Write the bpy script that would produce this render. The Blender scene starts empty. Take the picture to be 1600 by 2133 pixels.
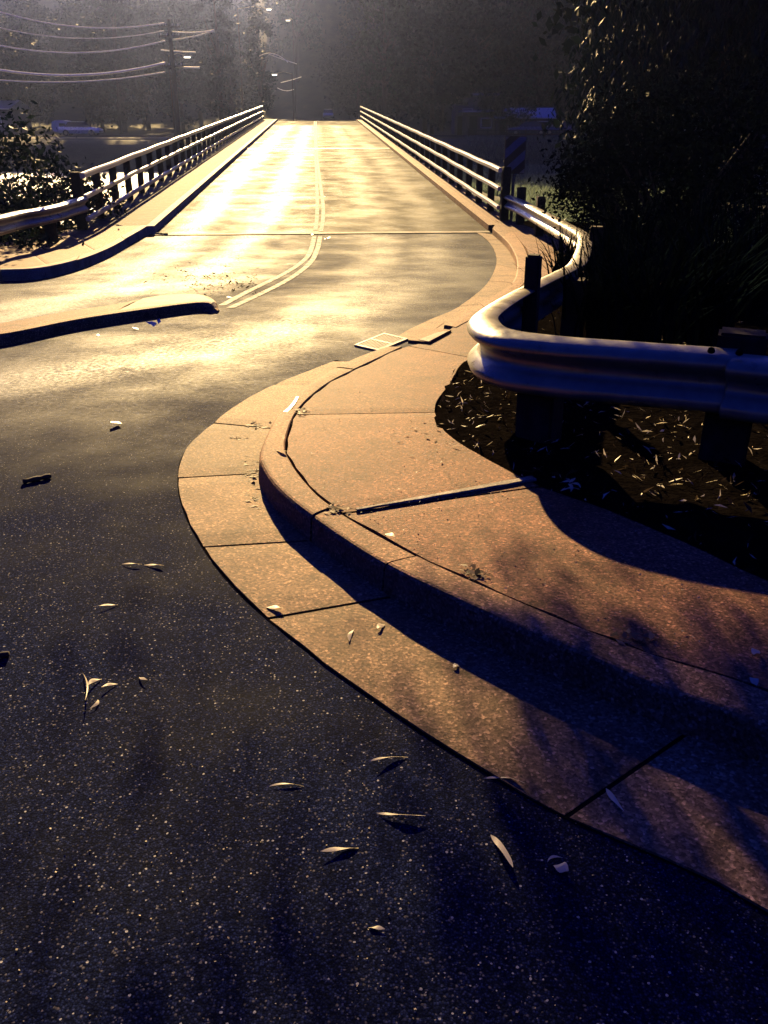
import bpy, bmesh, math, random
import numpy as np
from mathutils import Vector, Matrix
random.seed(7); rng = np.random.default_rng(7)
R = math.radians
C = bpy.context.scene.collection
sc = bpy.context.scene

# ---------------------------------------------------------------- camera, world, sun, exposure
F = 1850.0; HY = 245.0; H = 1.5
PITCH = math.atan((1066.5 - HY) / F)
cam_d = bpy.data.cameras.new('camera'); cam = bpy.data.objects.new('camera', cam_d); C.objects.link(cam)
cam_d.sensor_fit = 'VERTICAL'; cam_d.sensor_height = 24.0; cam_d.lens = 24.0 * F / 2133.0
cam_d.clip_start = 0.05; cam_d.clip_end = 3000
cam.location = (0, 0, H); cam.rotation_euler = (math.pi / 2 - PITCH, 0, 0)
sc.camera = cam
SUN_AZ = R(-9.5); SUN_EL = R(19)
world = bpy.data.worlds.new('World'); sc.world = world; world.use_nodes = True
wn = world.node_tree.nodes; wl = world.node_tree.links
bg = wn['Background']; bg.inputs['Strength'].default_value = 0.07
sky = wn.new('ShaderNodeTexSky'); sky.sky_type = 'NISHITA'; sky.sun_disc = False
sky.sun_elevation = SUN_EL; sky.sun_rotation = SUN_AZ; sky.air_density = 1.0; sky.dust_density = 0.5; sky.ozone_density = 4.0
tint = wn.new('ShaderNodeMixRGB'); tint.blend_type = 'MULTIPLY'; tint.inputs[0].default_value = 1.0
tint.inputs[2].default_value = (0.034, 0.064, 0.52, 1)
wl.new(sky.outputs[0], tint.inputs[1]); wl.new(tint.outputs[0], bg.inputs['Color'])
sun_d = bpy.data.lights.new('sun', 'SUN'); sun = bpy.data.objects.new('sun', sun_d); C.objects.link(sun)
sun_d.energy = 5.0; sun_d.angle = R(0.5); sun_d.color = (1.0, 0.69, 0.30)
SD = Vector((math.sin(SUN_AZ) * math.cos(SUN_EL), math.cos(SUN_AZ) * math.cos(SUN_EL), math.sin(SUN_EL)))
sun.rotation_euler = SD.to_track_quat('Z', 'Y').to_euler()
sc.view_settings.view_transform = 'Standard'; sc.view_settings.look = 'None'
sc.view_settings.exposure = 1.8; sc.view_settings.gamma = 1.0
sc.render.engine = 'CYCLES'
cy = sc.cycles
cy.max_bounces = 5; cy.diffuse_bounces = 0; cy.glossy_bounces = 2; cy.transmission_bounces = 2; cy.volume_bounces = 0
cy.transparent_max_bounces = 4; cy.caustics_reflective = False; cy.caustics_refractive = False
cy.sample_clamp_indirect = 2.0; cy.use_denoising = True

# ---------------------------------------------------------------- lie of the land
AZ = R(-4.0)                       # the bridge runs 4 degrees left of the view
CA, SA = math.cos(AZ), math.sin(AZ)
def st(x, y): return x * CA - y * SA, x * SA + y * CA
def xy(s, t): return s * CA + t * SA, -s * SA + t * CA
SLOPE = .0293; Z0 = H - 2.65; T1 = 18.3; TC = 81.7
def g(t):                          # height of the road surface along its axis
    if t < 2: return 0.0
    if t < T1:
        L = T1 - 2.; u = (t - 2.) / L; z1 = Z0 + SLOPE * T1
        return z1 * (3 * u * u - 2 * u ** 3) + SLOPE * L * (u ** 3 - u * u)
    if t < TC: return Z0 + SLOPE * t
    zc = Z0 + SLOPE * TC
    if t < 108: u = (t - TC) / (108 - TC); return zc + (0.35 - zc) * (3 * u * u - 2 * u ** 3)
    if t < 160: u = (t - 108) / 52; return 0.35 + 1.0 * (3 * u * u - 2 * u ** 3)
    return 1.35
def ray(px, py):
    x = (px - 800) / F; yu = -(py - 1066.5) / F
    return (x, math.cos(PITCH) + yu * math.sin(PITCH), -math.sin(PITCH) + yu * math.cos(PITCH))
def P(px, py, off=0.0):            # where a sight line meets the road surface (+off)
    r = ray(px, py); k = 0.5
    f = lambda k: H + k * r[2] - g(st(k * r[0], k * r[1])[1]) - off
    pk = k
    while f(k) > 0 and k < 400: pk = k; k *= 1.01
    lo, hi = pk, k
    for _ in range(40):
        m = (lo + hi) / 2
        if f(m) > 0: lo = m
        else: hi = m
    return Vector((r[0] * lo, r[1] * lo, H + lo * r[2]))
def PD(px, py, d):                 # point on a sight line at distance y = d
    r = ray(px, py); k = d / r[1]
    return Vector((r[0] * k, d, H + r[2] * k))
def gz(x, y): return g(st(x, y)[1])
def smooth(a, b, v):
    u = min(1, max(0, (v - a) / (b - a))); return u * u * (3 - 2 * u)
WATER = -2.9; BANK = -0.45
def ground_z(x, y):
    s, t = st(x, y)
    n = 0.25 * math.sin(x * .31 + 1) * math.cos(y * .27) + .12 * math.sin(x * .9 + y * .7)
    back = 48 * smooth(-22, -150, t) + 30 * smooth(40, 140, abs(s)) * smooth(10, -40, t)  # unseen hillside raised behind the camera to cut sky glow
    if t < 60:
        e0 = 15 if s > 3.4 else 16
        z = g(min(t, T1)) - 0.28 + (-4.0 - (g(min(t, T1)) - .28)) * smooth(e0, 30 if s > 0 else 28, t)
        if s < -7: z = z - 1.0 * smooth(-7, -12, s) * smooth(8, 14, t)
        if s > 5: z = z - 1.2 * smooth(5, 13, s)
        if s > 3.6: zr = -1.0 - 1.25 * smooth(18, 60, t); w_ = smooth(3.4, 5.5, s) * smooth(34, 26, s); zr = min(zr, g(min(t, T1)) - .28); z = z * (1 - w_) + zr * w_
        z += n * .3 * smooth(19, 24, t)
        return max(z, -4.2) + back
    z = -4.0 + (BANK + 4.0) * smooth(83, 92, t) + .1 * n * smooth(90, 100, t)
    if s > 3.6 and t < 80: w_ = smooth(3.4, 5.5, s) * smooth(34, 26, s) * smooth(79, 77.5, t); z = z * (1 - w_) + (-2.25) * w_
    w = smooth(11, 5, abs(s)) * smooth(80, 86, t)
    z = z * (1 - w) + (g(t) - .12) * w
    far = math.hypot(x * .55, t)
    z += 46 * smooth(160, 330, far) * (1 + .12 * math.sin(x * .021 + 1.3) + .07 * math.sin(x * .06))
    z += 30 * smooth(110, 240, abs(s)) * smooth(60, 160, t)
    z += 58 * smooth(-31, -13, x) * smooth(165, 255, y)  # unseen ridge added above the view to shade the haze at right
    return z

# ---------------------------------------------------------------- helpers
def tag(o, label=None, cat=None, group=None, kind=None):
    if label: o['label'] = label
    if cat: o['category'] = cat
    if group: o['group'] = group
    if kind: o['kind'] = kind
    return o
def empty(name, loc=(0, 0, 0), label=None, cat=None, group=None, rz=0):
    o = bpy.data.objects.new(name, None); C.objects.link(o); o.location = loc; o.rotation_euler = (0, 0, rz)
    o.empty_display_size = .2
    return tag(o, label, cat, group)
def mobj(name, verts, faces, mat, parent=None, smooth_=False, mats=None, fm=None, kind=None):
    me = bpy.data.meshes.new(name); me.from_pydata([tuple(v) for v in verts], [], faces); me.update()
    for m in (mats or [mat]): me.materials.append(m)
    if fm is not None: me.polygons.foreach_set('material_index', fm)
    if smooth_: me.polygons.foreach_set('use_smooth', [True] * len(me.polygons))
    o = bpy.data.objects.new(name, me); C.objects.link(o)
    if parent is not None: o.parent = parent
    if kind: o['kind'] = kind
    return o
class MB:
    def __init__(s): s.v = []; s.f = []
    def box(s, c, d, rz=0, rx=0, ry=0, bev=0):
        M = Matrix.Rotation(rz, 3, 'Z') @ Matrix.Rotation(ry, 3, 'Y') @ Matrix.Rotation(rx, 3, 'X')
        b = len(s.v); hx, hy, hz = d[0] / 2, d[1] / 2, d[2] / 2; c = Vector(c)
        if bev <= 0:
            for z in (-hz, hz):
                for x, y in ((-hx, -hy), (hx, -hy), (hx, hy), (-hx, hy)): s.v.append(c + M @ Vector((x, y, z)))
            s.f += [(b, b + 3, b + 2, b + 1), (b + 4, b + 5, b + 6, b + 7)] + [(b + i, b + (i + 1) % 4, b + 4 + (i + 1) % 4, b + 4 + i) for i in range(4)]
        else:
            bm = bmesh.new(); bmesh.ops.create_cube(bm, size=1)
            for v in bm.verts: v.co = Vector((v.co.x * d[0], v.co.y * d[1], v.co.z * d[2]))
            bmesh.ops.bevel(bm, geom=bm.edges[:], offset=bev, segments=2, affect='EDGES')
            bm.verts.index_update()
            for v in bm.verts: s.v.append(c + M @ v.co)
            for f in bm.faces: s.f.append(tuple(b + v.index for v in f.verts))
            bm.free()
        return s
    def tube(s, pts, rad, n=8, cap=True):
        pts = [Vector(p) for p in pts]; b = len(s.v)
        rads = rad if isinstance(rad, (list, tuple)) else [rad] * len(pts)
        up = Vector((0, 0, 1))
        for i, p in enumerate(pts):
            d = (pts[min(i + 1, len(pts) - 1)] - pts[max(i - 1, 0)]).normalized()
            a = d.cross(up)
            if a.length < .05: a = d.cross(Vector((1, 0, 0)))
            a.normalize(); c = a.cross(d)
            for k in range(n):
                th = 2 * math.pi * k / n; s.v.append(p + (a * math.cos(th) + c * math.sin(th)) * rads[i])
        for i in range(len(pts) - 1):
            for k in range(n):
                s.f.append((b + i * n + k, b + i * n + (k + 1) % n, b + (i + 1) * n + (k + 1) % n, b + (i + 1) * n + k))
        if cap: s.f += [tuple(b + k for k in range(n))[::-1], tuple(b + (len(pts) - 1) * n + k for k in range(n))]
        return s
    def quad(s, *p):
        b = len(s.v); s.v += [Vector(q) for q in p]; s.f.append(tuple(range(b, b + len(p)))); return s
    def build(s, name, mat, parent=None, smooth_=False, kind=None):
        return mobj(name, s.v, s.f, mat, parent, smooth_, kind=kind)
def catmull(pts, n=8):
    pts = [Vector(p) for p in pts]; out = []
    q = [2 * pts[0] - pts[1]] + pts + [2 * pts[-1] - pts[-2]]
    for i in range(1, len(q) - 2):
        p0, p1, p2, p3 = q[i - 1:i + 3]
        for k in range(n):
            u = k / n
            out.append(.5 * ((2 * p1) + (p2 - p0) * u + (2 * p0 - 5 * p1 + 4 * p2 - p3) * u * u + (3 * p1 - p0 - 3 * p2 + p3) * u ** 3))
    out.append(pts[-1]); return out
def resample(pts, n):
    d = [0]
    for a, b in zip(pts, pts[1:]): d.append(d[-1] + (b - a).length)
    out = []; j = 0
    for i in range(n):
        x = d[-1] * i / (n - 1)
        while j < len(d) - 2 and d[j + 1] < x: j += 1
        w = d[j + 1] - d[j]; u = 0 if w == 0 else (x - d[j]) / w
        out.append(pts[j].lerp(pts[j + 1], u))
    return out
def length(pts): return sum((b - a).length for a, b in zip(pts, pts[1:]))
def pix(lst, off): return [P(x, y, off) for x, y in lst]
def setz(pts, off): return [Vector((p.x, p.y, gz(p.x, p.y) + off)) for p in pts]
def normals2d(pts):                # unit left normals in plan
    out = []
    for i in range(len(pts)):
        d = pts[min(i + 1, len(pts) - 1)] - pts[max(i - 1, 0)]
        d = Vector((d.x, d.y, 0)); d.normalize(); out.append(Vector((-d.y, d.x, 0)))
    return out

# ---------------------------------------------------------------- materials
def newmat(name):
    m = bpy.data.materials.new(name); m.use_nodes = True
    nt = m.node_tree; return m, nt, nt.nodes, nt.links, nt.nodes['Principled BSDF']
def node(N, t, **kw):
    n = N.new(t)
    for k, v in kw.items():
        if k in n.inputs: n.inputs[k].default_value = v
        else: setattr(n, k, v)
    return n
def ramp(N, stops, interp='LINEAR'):
    r = N.new('ShaderNodeValToRGB'); e = r.color_ramp.elements; r.color_ramp.interpolation = interp
    while len(e) < len(stops): e.new(0.5)
    for i, (p, c) in enumerate(stops):
        e[i].position = p; e[i].color = (c, c, c, 1) if isinstance(c, (int, float)) else (*c, 1)
    return r
def mix(N, L, a, b, fac, mode='MIX'):
    m = N.new('ShaderNodeMixRGB'); m.blend_type = mode
    for i, v in ((0, fac), (1, a), (2, b)):
        if hasattr(v, 'links'): L.new(v, m.inputs[i])
        elif isinstance(v, (int, float)): m.inputs[i].default_value = v
        else: m.inputs[i].default_value = (*v, 1)
    return m.outputs[0]
def coords(N, L, scale=1.0, sc3=None):
    g_ = N.new('ShaderNodeNewGeometry'); mp = N.new('ShaderNodeMapping')
    mp.inputs['Scale'].default_value = sc3 or (scale,) * 3
    L.new(g_.outputs['Position'], mp.inputs['Vector']); return mp.outputs[0]
def bump(N, L, h, strength, dist, prev=None):
    b = N.new('ShaderNodeBump'); b.inputs['Strength'].default_value = strength; b.inputs['Distance'].default_value = dist
    L.new(h, b.inputs['Height'])
    if prev is not None: L.new(prev, b.inputs['Normal'])
    return b.outputs[0]
def simple(name, col, rough=.6, metal=0., var=.25, vscale=6., bstr=.15, bscale=60., spec=.5, dark=None):
    m, nt, N, L, b = newmat(name)
    v = coords(N, L); n = node(N, 'ShaderNodeTexNoise', Scale=vscale, Detail=6.0, Roughness=.65); L.new(v, n.inputs['Vector'])
    lo = dark or tuple(c * (1 - var) for c in col); hi = tuple(min(1, c * (1 + var)) for c in col)
    r = ramp(N, [(.3, lo), (.7, hi)]); L.new(n.outputs[0], r.inputs[0]); L.new(r.outputs[0], b.inputs['Base Color'])
    rr = ramp(N, [(.3, max(0, rough - .12)), (.7, min(1, rough + .12))]); L.new(n.outputs[0], rr.inputs[0]); L.new(rr.outputs[0], b.inputs['Roughness'])
    n2 = node(N, 'ShaderNodeTexNoise', Scale=bscale, Detail=4.0); L.new(v, n2.inputs['Vector'])
    L.new(bump(N, L, n2.outputs[0], bstr, .01), b.inputs['Normal'])
    b.inputs['Metallic'].default_value = metal; b.inputs['Specular IOR Level'].default_value = spec
    return m
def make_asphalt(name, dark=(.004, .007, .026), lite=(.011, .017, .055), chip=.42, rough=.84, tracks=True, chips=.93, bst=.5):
    m, nt, N, L, b = newmat(name); v = coords(N, L)
    vo = node(N, 'ShaderNodeTexVoronoi', Scale=210.0); L.new(v, vo.inputs['Vector'])
    n1 = node(N, 'ShaderNodeTexNoise', Scale=1.1, Detail=7.0, Roughness=.6); L.new(v, n1.inputs['Vector'])
    n2 = node(N, 'ShaderNodeTexNoise', Scale=35.0, Detail=5.0, Roughness=.7); L.new(v, n2.inputs['Vector'])
    sep = N.new('ShaderNodeSeparateColor'); L.new(vo.outputs['Color'], sep.inputs[0])
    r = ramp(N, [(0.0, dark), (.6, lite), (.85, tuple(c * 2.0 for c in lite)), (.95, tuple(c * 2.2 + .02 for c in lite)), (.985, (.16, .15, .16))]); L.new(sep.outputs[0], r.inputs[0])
    # pale stones of mixed size, thicker in some patches
    v2 = node(N, 'ShaderNodeTexVoronoi', Scale=85.0, Randomness=1.0); L.new(v, v2.inputs['Vector'])
    wob = node(N, 'ShaderNodeTexNoise', Scale=160.0, Detail=2.0); L.new(v, wob.inputs['Vector'])
    s2 = N.new('ShaderNodeSeparateColor'); L.new(v2.outputs['Color'], s2.inputs[0])
    def mth(op, a_, b_):
        q = N.new('ShaderNodeMath'); q.operation = op
        for i_, z_ in ((0, a_), (1, b_)):
            if hasattr(z_, 'links'): L.new(z_, q.inputs[i_])
            else: q.inputs[i_].default_value = z_
        return q.outputs[0]
    patch = node(N, 'ShaderNodeTexNoise', Scale=2.6, Detail=3.0); L.new(v, patch.inputs['Vector'])
    thr = mth('MULTIPLY', s2.outputs[1], .27); dist_ = mth('ADD', v2.outputs['Distance'], mth('MULTIPLY', mth('SUBTRACT', wob.outputs[0], .5), .35))
    near_ = mth('LESS_THAN', dist_, thr); pick = mth('GREATER_THAN', mth('ADD', s2.outputs[0], mth('MULTIPLY', patch.outputs[0], .7)), chips)
    chipm = mth('MULTIPLY', near_, pick)
    tone = ramp(N, [(0, tuple(chip * .35 * c for c in (1, .95, .9))), (1, (chip, chip * .97, chip * .9))]); L.new(s2.outputs[2], tone.inputs[0])
    r2 = ramp(N, [(.3, .55), (.7, 1.2)]); L.new(n1.outputs[0], r2.inputs[0])
    c = mix(N, L, r.outputs[0], r2.outputs[0], 1.0, 'MULTIPLY')
    edge = ramp(N, [(.25, 1.0), (.6, .25)]); L.new(vo.outputs['Distance'], edge.inputs[0])
    c = mix(N, L, c, edge.outputs[0], .8, 'MULTIPLY')
    c = mix(N, L, c, tone.outputs[0], chipm)
    L.new(c, b.inputs['Base Color'])
    rr = ramp(N, [(.35, rough - .1), (.65, rough + .16)]); L.new(n1.outputs[0], rr.inputs[0])
    ro = rr.outputs[0]
    if tracks:
        gr_ = ramp(N, [(.35, .25), (.65, 1.0)]); L.new(n2.outputs[0], gr_.inputs[0])
        pn = node(N, 'ShaderNodeTexNoise', Scale=1.3, Detail=6.0, Roughness=.6); L.new(coords(N, L, sc3=(1.0, .16, 1.0)), pn.inputs['Vector']); pr_ = ramp(N, [(.35, .68), (.6, 1.0)]); L.new(pn.outputs[0], pr_.inputs[0])
        at = N.new('ShaderNodeAttribute'); at.attribute_name = 'polish'
        pol = mix(N, L, mix(N, L, at.outputs['Fac'], gr_.outputs[0], 1.0, 'MULTIPLY'), pr_.outputs[0], 1.0, 'MULTIPLY')
        ro = mix(N, L, ro, (.50, .50, .50), pol)
    L.new(ro, b.inputs['Roughness'])
    h = mix(N, L, vo.outputs['Distance'], n2.outputs[0], .45)
    b1 = bump(N, L, h, bst, -.003); L.new(b1, b.inputs['Normal'])
    if tracks:
        sp = mix(N, L, (.015, .015, .015), (.38, .38, .38), pol); L.new(sp, b.inputs['Specular IOR Level'])
    return m
def make_concrete(name, col=(.34, .27, .21), speck=True, rough=.75, stain=.5):
    m, nt, N, L, b = newmat(name); v = coords(N, L)
    n1 = node(N, 'ShaderNodeTexNoise', Scale=2.3, Detail=8.0, Roughness=.65); L.new(v, n1.inputs['Vector'])
    n2 = node(N, 'ShaderNodeTexNoise', Scale=90.0, Detail=5.0, Roughness=.75); L.new(v, n2.inputs['Vector'])
    vo = node(N, 'ShaderNodeTexVoronoi', Scale=130.0); L.new(v, vo.inputs['Vector'])
    r1 = ramp(N, [(.3, tuple(c * (1 - stain) for c in col)), (.55, col), (.75, tuple(c * 1.2 for c in col))]); L.new(n1.outputs[0], r1.inputs[0])
    r2 = ramp(N, [(.3, .3), (.5, .9), (.7, 1.5)]); L.new(n2.outputs[0], r2.inputs[0])
    c = mix(N, L, r1.outputs[0], r2.outputs[0], .9, 'MULTIPLY')
    if speck:
        sep = N.new('ShaderNodeSeparateColor'); L.new(vo.outputs['Color'], sep.inputs[0])
        r3 = ramp(N, [(0, .35), (.4, .8), (.8, 1.25), (.95, 2.1), (.98, 2.8)]); L.new(sep.outputs[0], r3.inputs[0])
        c = mix(N, L, c, r3.outputs[0], .85, 'MULTIPLY')
    gi = N.new('ShaderNodeNewGeometry'); ri = ramp(N, [(0, .78), (1, 1.15)]); L.new(gi.outputs['Random Per Island'], ri.inputs[0])
    c = mix(N, L, c, ri.outputs[0], 1., 'MULTIPLY')
    n3 = node(N, 'ShaderNodeTexNoise', Scale=5.5, Detail=9.0, Roughness=.72, Distortion=.6); L.new(v, n3.inputs['Vector'])
    r4 = ramp(N, [(.36, .45), (.44, .9), (.6, 1.0)]); L.new(n3.outputs[0], r4.inputs[0]); c = mix(N, L, c, r4.outputs[0], .8, 'MULTIPLY')
    L.new(c, b.inputs['Base Color']); b.inputs['Roughness'].default_value = rough; b.inputs['Specular IOR Level'].default_value = .12
    h = mix(N, L, mix(N, L, n2.outputs[0], vo.outputs['Distance'], .4), n3.outputs[0], .3)
    L.new(bump(N, L, h, .7, .004), b.inputs['Normal'])
    return m
def make_leaf(name, col, trans=.35, rough=.45, var=.5, spec=.3):
    m, nt, N, L, b = newmat(name)
    oi = N.new('ShaderNodeNewGeometry')
    r = ramp(N, [(0, tuple(c * (1 - var) for c in col)), (1, tuple(c * (1 + var) for c in col))]); L.new(oi.outputs['Random Per Island'], r.inputs[0])
    L.new(r.outputs[0], b.inputs['Base Color']); b.inputs['Roughness'].default_value = rough; b.inputs['Specular IOR Level'].default_value = spec
    tr = N.new('ShaderNodeBsdfTranslucent'); L.new(r.outputs[0], tr.inputs['Color'])
    ms = N.new('ShaderNodeMixShader'); ms.inputs[0].default_value = trans
    L.new(b.outputs[0], ms.inputs[1]); L.new(tr.outputs[0], ms.inputs[2]); L.new(ms.outputs[0], N['Material Output'].inputs[0])
    return m
M = {}
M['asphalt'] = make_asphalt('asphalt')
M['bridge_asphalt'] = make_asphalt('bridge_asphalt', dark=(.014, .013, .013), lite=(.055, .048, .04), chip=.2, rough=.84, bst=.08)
M['concrete'] = make_concrete('concrete_gutter', (.31, .185, .10))
M['kerb'] = make_concrete('concrete_kerb', (.33, .175, .095), stain=.35)
M['path'] = make_concrete('path_concrete', (.235, .105, .056), stain=.4)
M['pale_concrete'] = make_concrete('pale_concrete', (.55, .48, .36), speck=False)
M['dark_joint'] = simple('dark_joint', (.008, .007, .007), .95, spec=0.)
M['galv'] = simple('galvanised_steel', (.30, .27, .17), .34, .0, var=.3, vscale=7., bstr=.12, bscale=30., spec=.7)
M['rail'] = simple('painted_rail', (.58, .55, .50), .42, .3, var=.15, vscale=5., bstr=.12, bscale=14.)
M['wood'] = simple('weathered_timber', (.045, .032, .026), .85, var=.5, vscale=14., bstr=.5, bscale=40., spec=.1)
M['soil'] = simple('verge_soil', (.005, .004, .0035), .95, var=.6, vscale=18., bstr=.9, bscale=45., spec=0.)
M['iron'] = simple('cast_iron', (.32, .28, .21), .65, .0, var=.25, vscale=30.)
M['line'] = None
def make_paint():
    m, nt, N, L, b = newmat('road_paint'); v = coords(N, L)
    n1 = node(N, 'ShaderNodeTexNoise', Scale=9.0, Detail=9.0, Roughness=.8); L.new(v, n1.inputs['Vector'])
    r = ramp(N, [(.40, (.03, .028, .025)), (.55, (.62, .58, .50))]); L.new(n1.outputs[0], r.inputs[0]); L.new(r.outputs[0], b.inputs['Base Color'])
    b.inputs['Roughness'].default_value = .8; b.inputs['Specular IOR Level'].default_value = .1; L.new(bump(N, L, n1.outputs[0], .3, .004), b.inputs['Normal']); return m
M['line'] = make_paint()
def make_planks():
    m, nt, N, L, b = newmat('footway_boards'); 
    g_ = N.new('ShaderNodeNewGeometry'); mp = N.new('ShaderNodeMapping'); mp.inputs['Rotation'].default_value = (0, 0, AZ)
    L.new(g_.outputs['Position'], mp.inputs['Vector'])
    w = node(N, 'ShaderNodeTexWave', Scale=1.6, Distortion=.15); w.bands_direction = 'Y'; L.new(mp.outputs[0], w.inputs['Vector'])
    n1 = node(N, 'ShaderNodeTexNoise', Scale=5.0, Detail=6.0); L.new(mp.outputs[0], n1.inputs['Vector'])
    r = ramp(N, [(.04, .12), (.14, 1.0)]); L.new(w.outputs[0], r.inputs[0])
    r1 = ramp(N, [(.3, (.08, .06, .04)), (.7, (.18, .14, .09))]); L.new(n1.outputs[0], r1.inputs[0])
    L.new(mix(N, L, r1.outputs[0], r.outputs[0], 1., 'MULTIPLY'), b.inputs['Base Color'])
    b.inputs['Roughness'].default_value = .8; b.inputs['Specular IOR Level'].default_value = .1; L.new(bump(N, L, r.outputs[0], .6, .01), b.inputs['Normal']); return m
M['planks'] = make_planks()
def make_water():
    m, nt, N, L, b = newmat('river_water'); v = coords(N, L)
    n1 = node(N, 'ShaderNodeTexNoise', Scale=1.6, Detail=8.0, Roughness=.7); L.new(v, n1.inputs['Vector'])
    b.inputs['Base Color'].default_value = (.01, .02, .018, 1); b.inputs['Roughness'].default_value = .28
    b.inputs['IOR'].default_value = 1.33; L.new(bump(N, L, n1.outputs[0], 1.0, .22), b.inputs['Normal']); return m
M['water'] = make_water()
def make_ground():
    m, nt, N, L, b = newmat('bank_ground'); v = coords(N, L)
    n1 = node(N, 'ShaderNodeTexNoise', Scale=.35, Detail=9.0, Roughness=.7); L.new(v, n1.inputs['Vector'])
    n2 = node(N, 'ShaderNodeTexNoise', Scale=9.0, Detail=6.0, Roughness=.7); L.new(v, n2.inputs['Vector'])
    r = ramp(N, [(.35, (.02, .025, .012)), (.55, (.035, .045, .02)), (.7, (.07, .07, .035))]); L.new(n1.outputs[0], r.inputs[0])
    r2 = ramp(N, [(.3, .5), (.7, 1.3)]); L.new(n2.outputs[0], r2.inputs[0])
    L.new(mix(N, L, r.outputs[0], r2.outputs[0], 1., 'MULTIPLY'), b.inputs['Base Color'])
    b.inputs['Roughness'].default_value = .95; L.new(bump(N, L, n2.outputs[0], .9, .08), b.inputs['Normal']); return m
M['ground'] = make_ground()
M['bark'] = simple('bark', (.03, .024, .02), .9, var=.5, vscale=8., bstr=.8, bscale=20.)
M['leafA'] = make_leaf('foliage_dark', (.012, .026, .022), trans=.04, rough=.6, spec=.03)
M['leafB'] = make_leaf('foliage_mid', (.022, .042, .028), trans=.07, rough=.6, spec=.03)
M['leafC'] = make_leaf('foliage_olive', (.032, .036, .026), trans=.07, rough=.6, spec=.03)
M['leafW'] = make_leaf('foliage_weeping', (.008, .022, .024), trans=.03, rough=.6, spec=.05)
M['leafS'] = make_leaf('foliage_shade', (.005, .010, .011), trans=.02, rough=.65, spec=.0)  # base colour near black, standing in for shade over these plants
M['grass'] = make_leaf('grass_blades', (.12, .16, .12), trans=.5)
M['dryleaf'] = make_leaf('dry_leaf', (.78, .68, .48), trans=.35, rough=.5, var=.2)
M['litter'] = make_leaf('leaf_litter', (.03, .021, .013), trans=.2, rough=.6, var=.95, spec=0.)
M['litter_pale'] = make_leaf('gutter_leaves', (.17, .115, .07), trans=.25, rough=.6, var=.8, spec=.1)
M['grit'] = make_leaf('grit', (.22, .17, .12), trans=0, rough=.6, var=.8)
M['glass'] = simple('window_glass', (.02, .025, .03), .12, 0., var=.1)
M['rubber'] = simple('tyre_rubber', (.015, .015, .015), .85)
M['white_paint'] = simple('white_paint', (.75, .73, .68), .45, 0., var=.08)
M['black_paint'] = simple('black_paint', (.02, .02, .022), .5)

# ---------------------------------------------------------------- terrain, water
def axis(lo, hi, fine_lo, fine_hi, df, dc):
    a = []; x = lo
    while x < hi:
        a.append(x); d = df if fine_lo <= x < fine_hi else dc
        x += d
    a.append(hi); return a
xs = axis(-390, 390, -30, 30, 1.2, 7); ys = axis(-220, 400, 8, 112, 1.0, 6)
V = [(x, y, ground_z(x, y)) for y in ys for x in xs]; nx = len(xs)
Fc = [(j * nx + i, j * nx + i + 1, (j + 1) * nx + i + 1, (j + 1) * nx + i) for j in range(len(ys) - 1) for i in range(nx - 1)]
mobj('ground', V, Fc, M['ground'], smooth_=True, kind='structure')
wv = [(-300, 18, WATER), (300, 18, WATER), (300, 100, WATER), (-300, 100, WATER)]
mobj('water', wv, [(0, 1, 2, 3)], M['water'], kind='structure')

# ---------------------------------------------------------------- road surfaces
KH = .115                          # right kerb upstand
polish_paths = []                  # wheel paths, polished
def wheel(lst): polish_paths.append(np.array([[p.x, p.y] for p in resample(catmull(pix(lst, 0), 10), 420)]))
wheel([(600, 262), (520, 340), (450, 420), (360, 520), (180, 620), (-100, 680)])
wheel([(640, 262), (610, 340), (570, 430), (500, 520), (330, 590), (0, 640)])
wheel([(700, 262), (735, 340), (770, 430), (790, 500), (740, 600), (560, 690), (200, 770), (-200, 820)])
wheel([(722, 262), (800, 340), (870, 430), (900, 500), (850, 590), (700, 660), (420, 730), (0, 800)])
def polish(x, y):
    best = 9.; wt = 1.
    for pp, w_ in zip(polish_paths, (1., 1., .62, .5)):
        d = np.min((pp[:, 0] - x) ** 2 + (pp[:, 1] - y) ** 2)
        if d < best: best = d; wt = 1 - (1 - w_) * smooth(7, 11, y)
    return wt * max(math.exp(-best / (2 * .40 ** 2)), .55 * math.exp(-best / (2 * 1.25 ** 2)) * smooth(2.2, 6.5, y), .12 * smooth(6, 14, y) * smooth(-.2, -2.5, x - (y - 6) * -.07))
def road_grid(name, s0, s1, t0, t1, ds, dt, mat, off=0.0, zf=None):
    ns = max(2, int((s1 - s0) / ds) + 1); n_t = max(2, int((t1 - t0) / dt) + 1)
    v = []; at = []
    for j in range(n_t):
        t = t0 + (t1 - t0) * j / (n_t - 1)
        for i in range(ns):
            s = s0 + (s1 - s0) * i / (ns - 1); x, y = xy(s, t)
            v.append((x, y, g(t) + off)); at.append(polish(x, y))
    f = [(j * ns + i, j * ns + i + 1, (j + 1) * ns + i + 1, (j + 1) * ns + i) for j in range(n_t - 1) for i in range(ns - 1)]
    o = mobj(name, v, f, mat, smooth_=True, kind='structure')
    a = o.data.attributes.new('polish', 'FLOAT', 'POINT'); a.data.foreach_set('value', at)
    return o
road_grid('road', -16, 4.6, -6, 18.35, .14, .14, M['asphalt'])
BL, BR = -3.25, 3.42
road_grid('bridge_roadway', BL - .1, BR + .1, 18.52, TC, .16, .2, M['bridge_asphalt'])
road_grid('far_road', -3.4, 3.4, TC + .02, 168, .4, 1., M['asphalt'])
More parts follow.
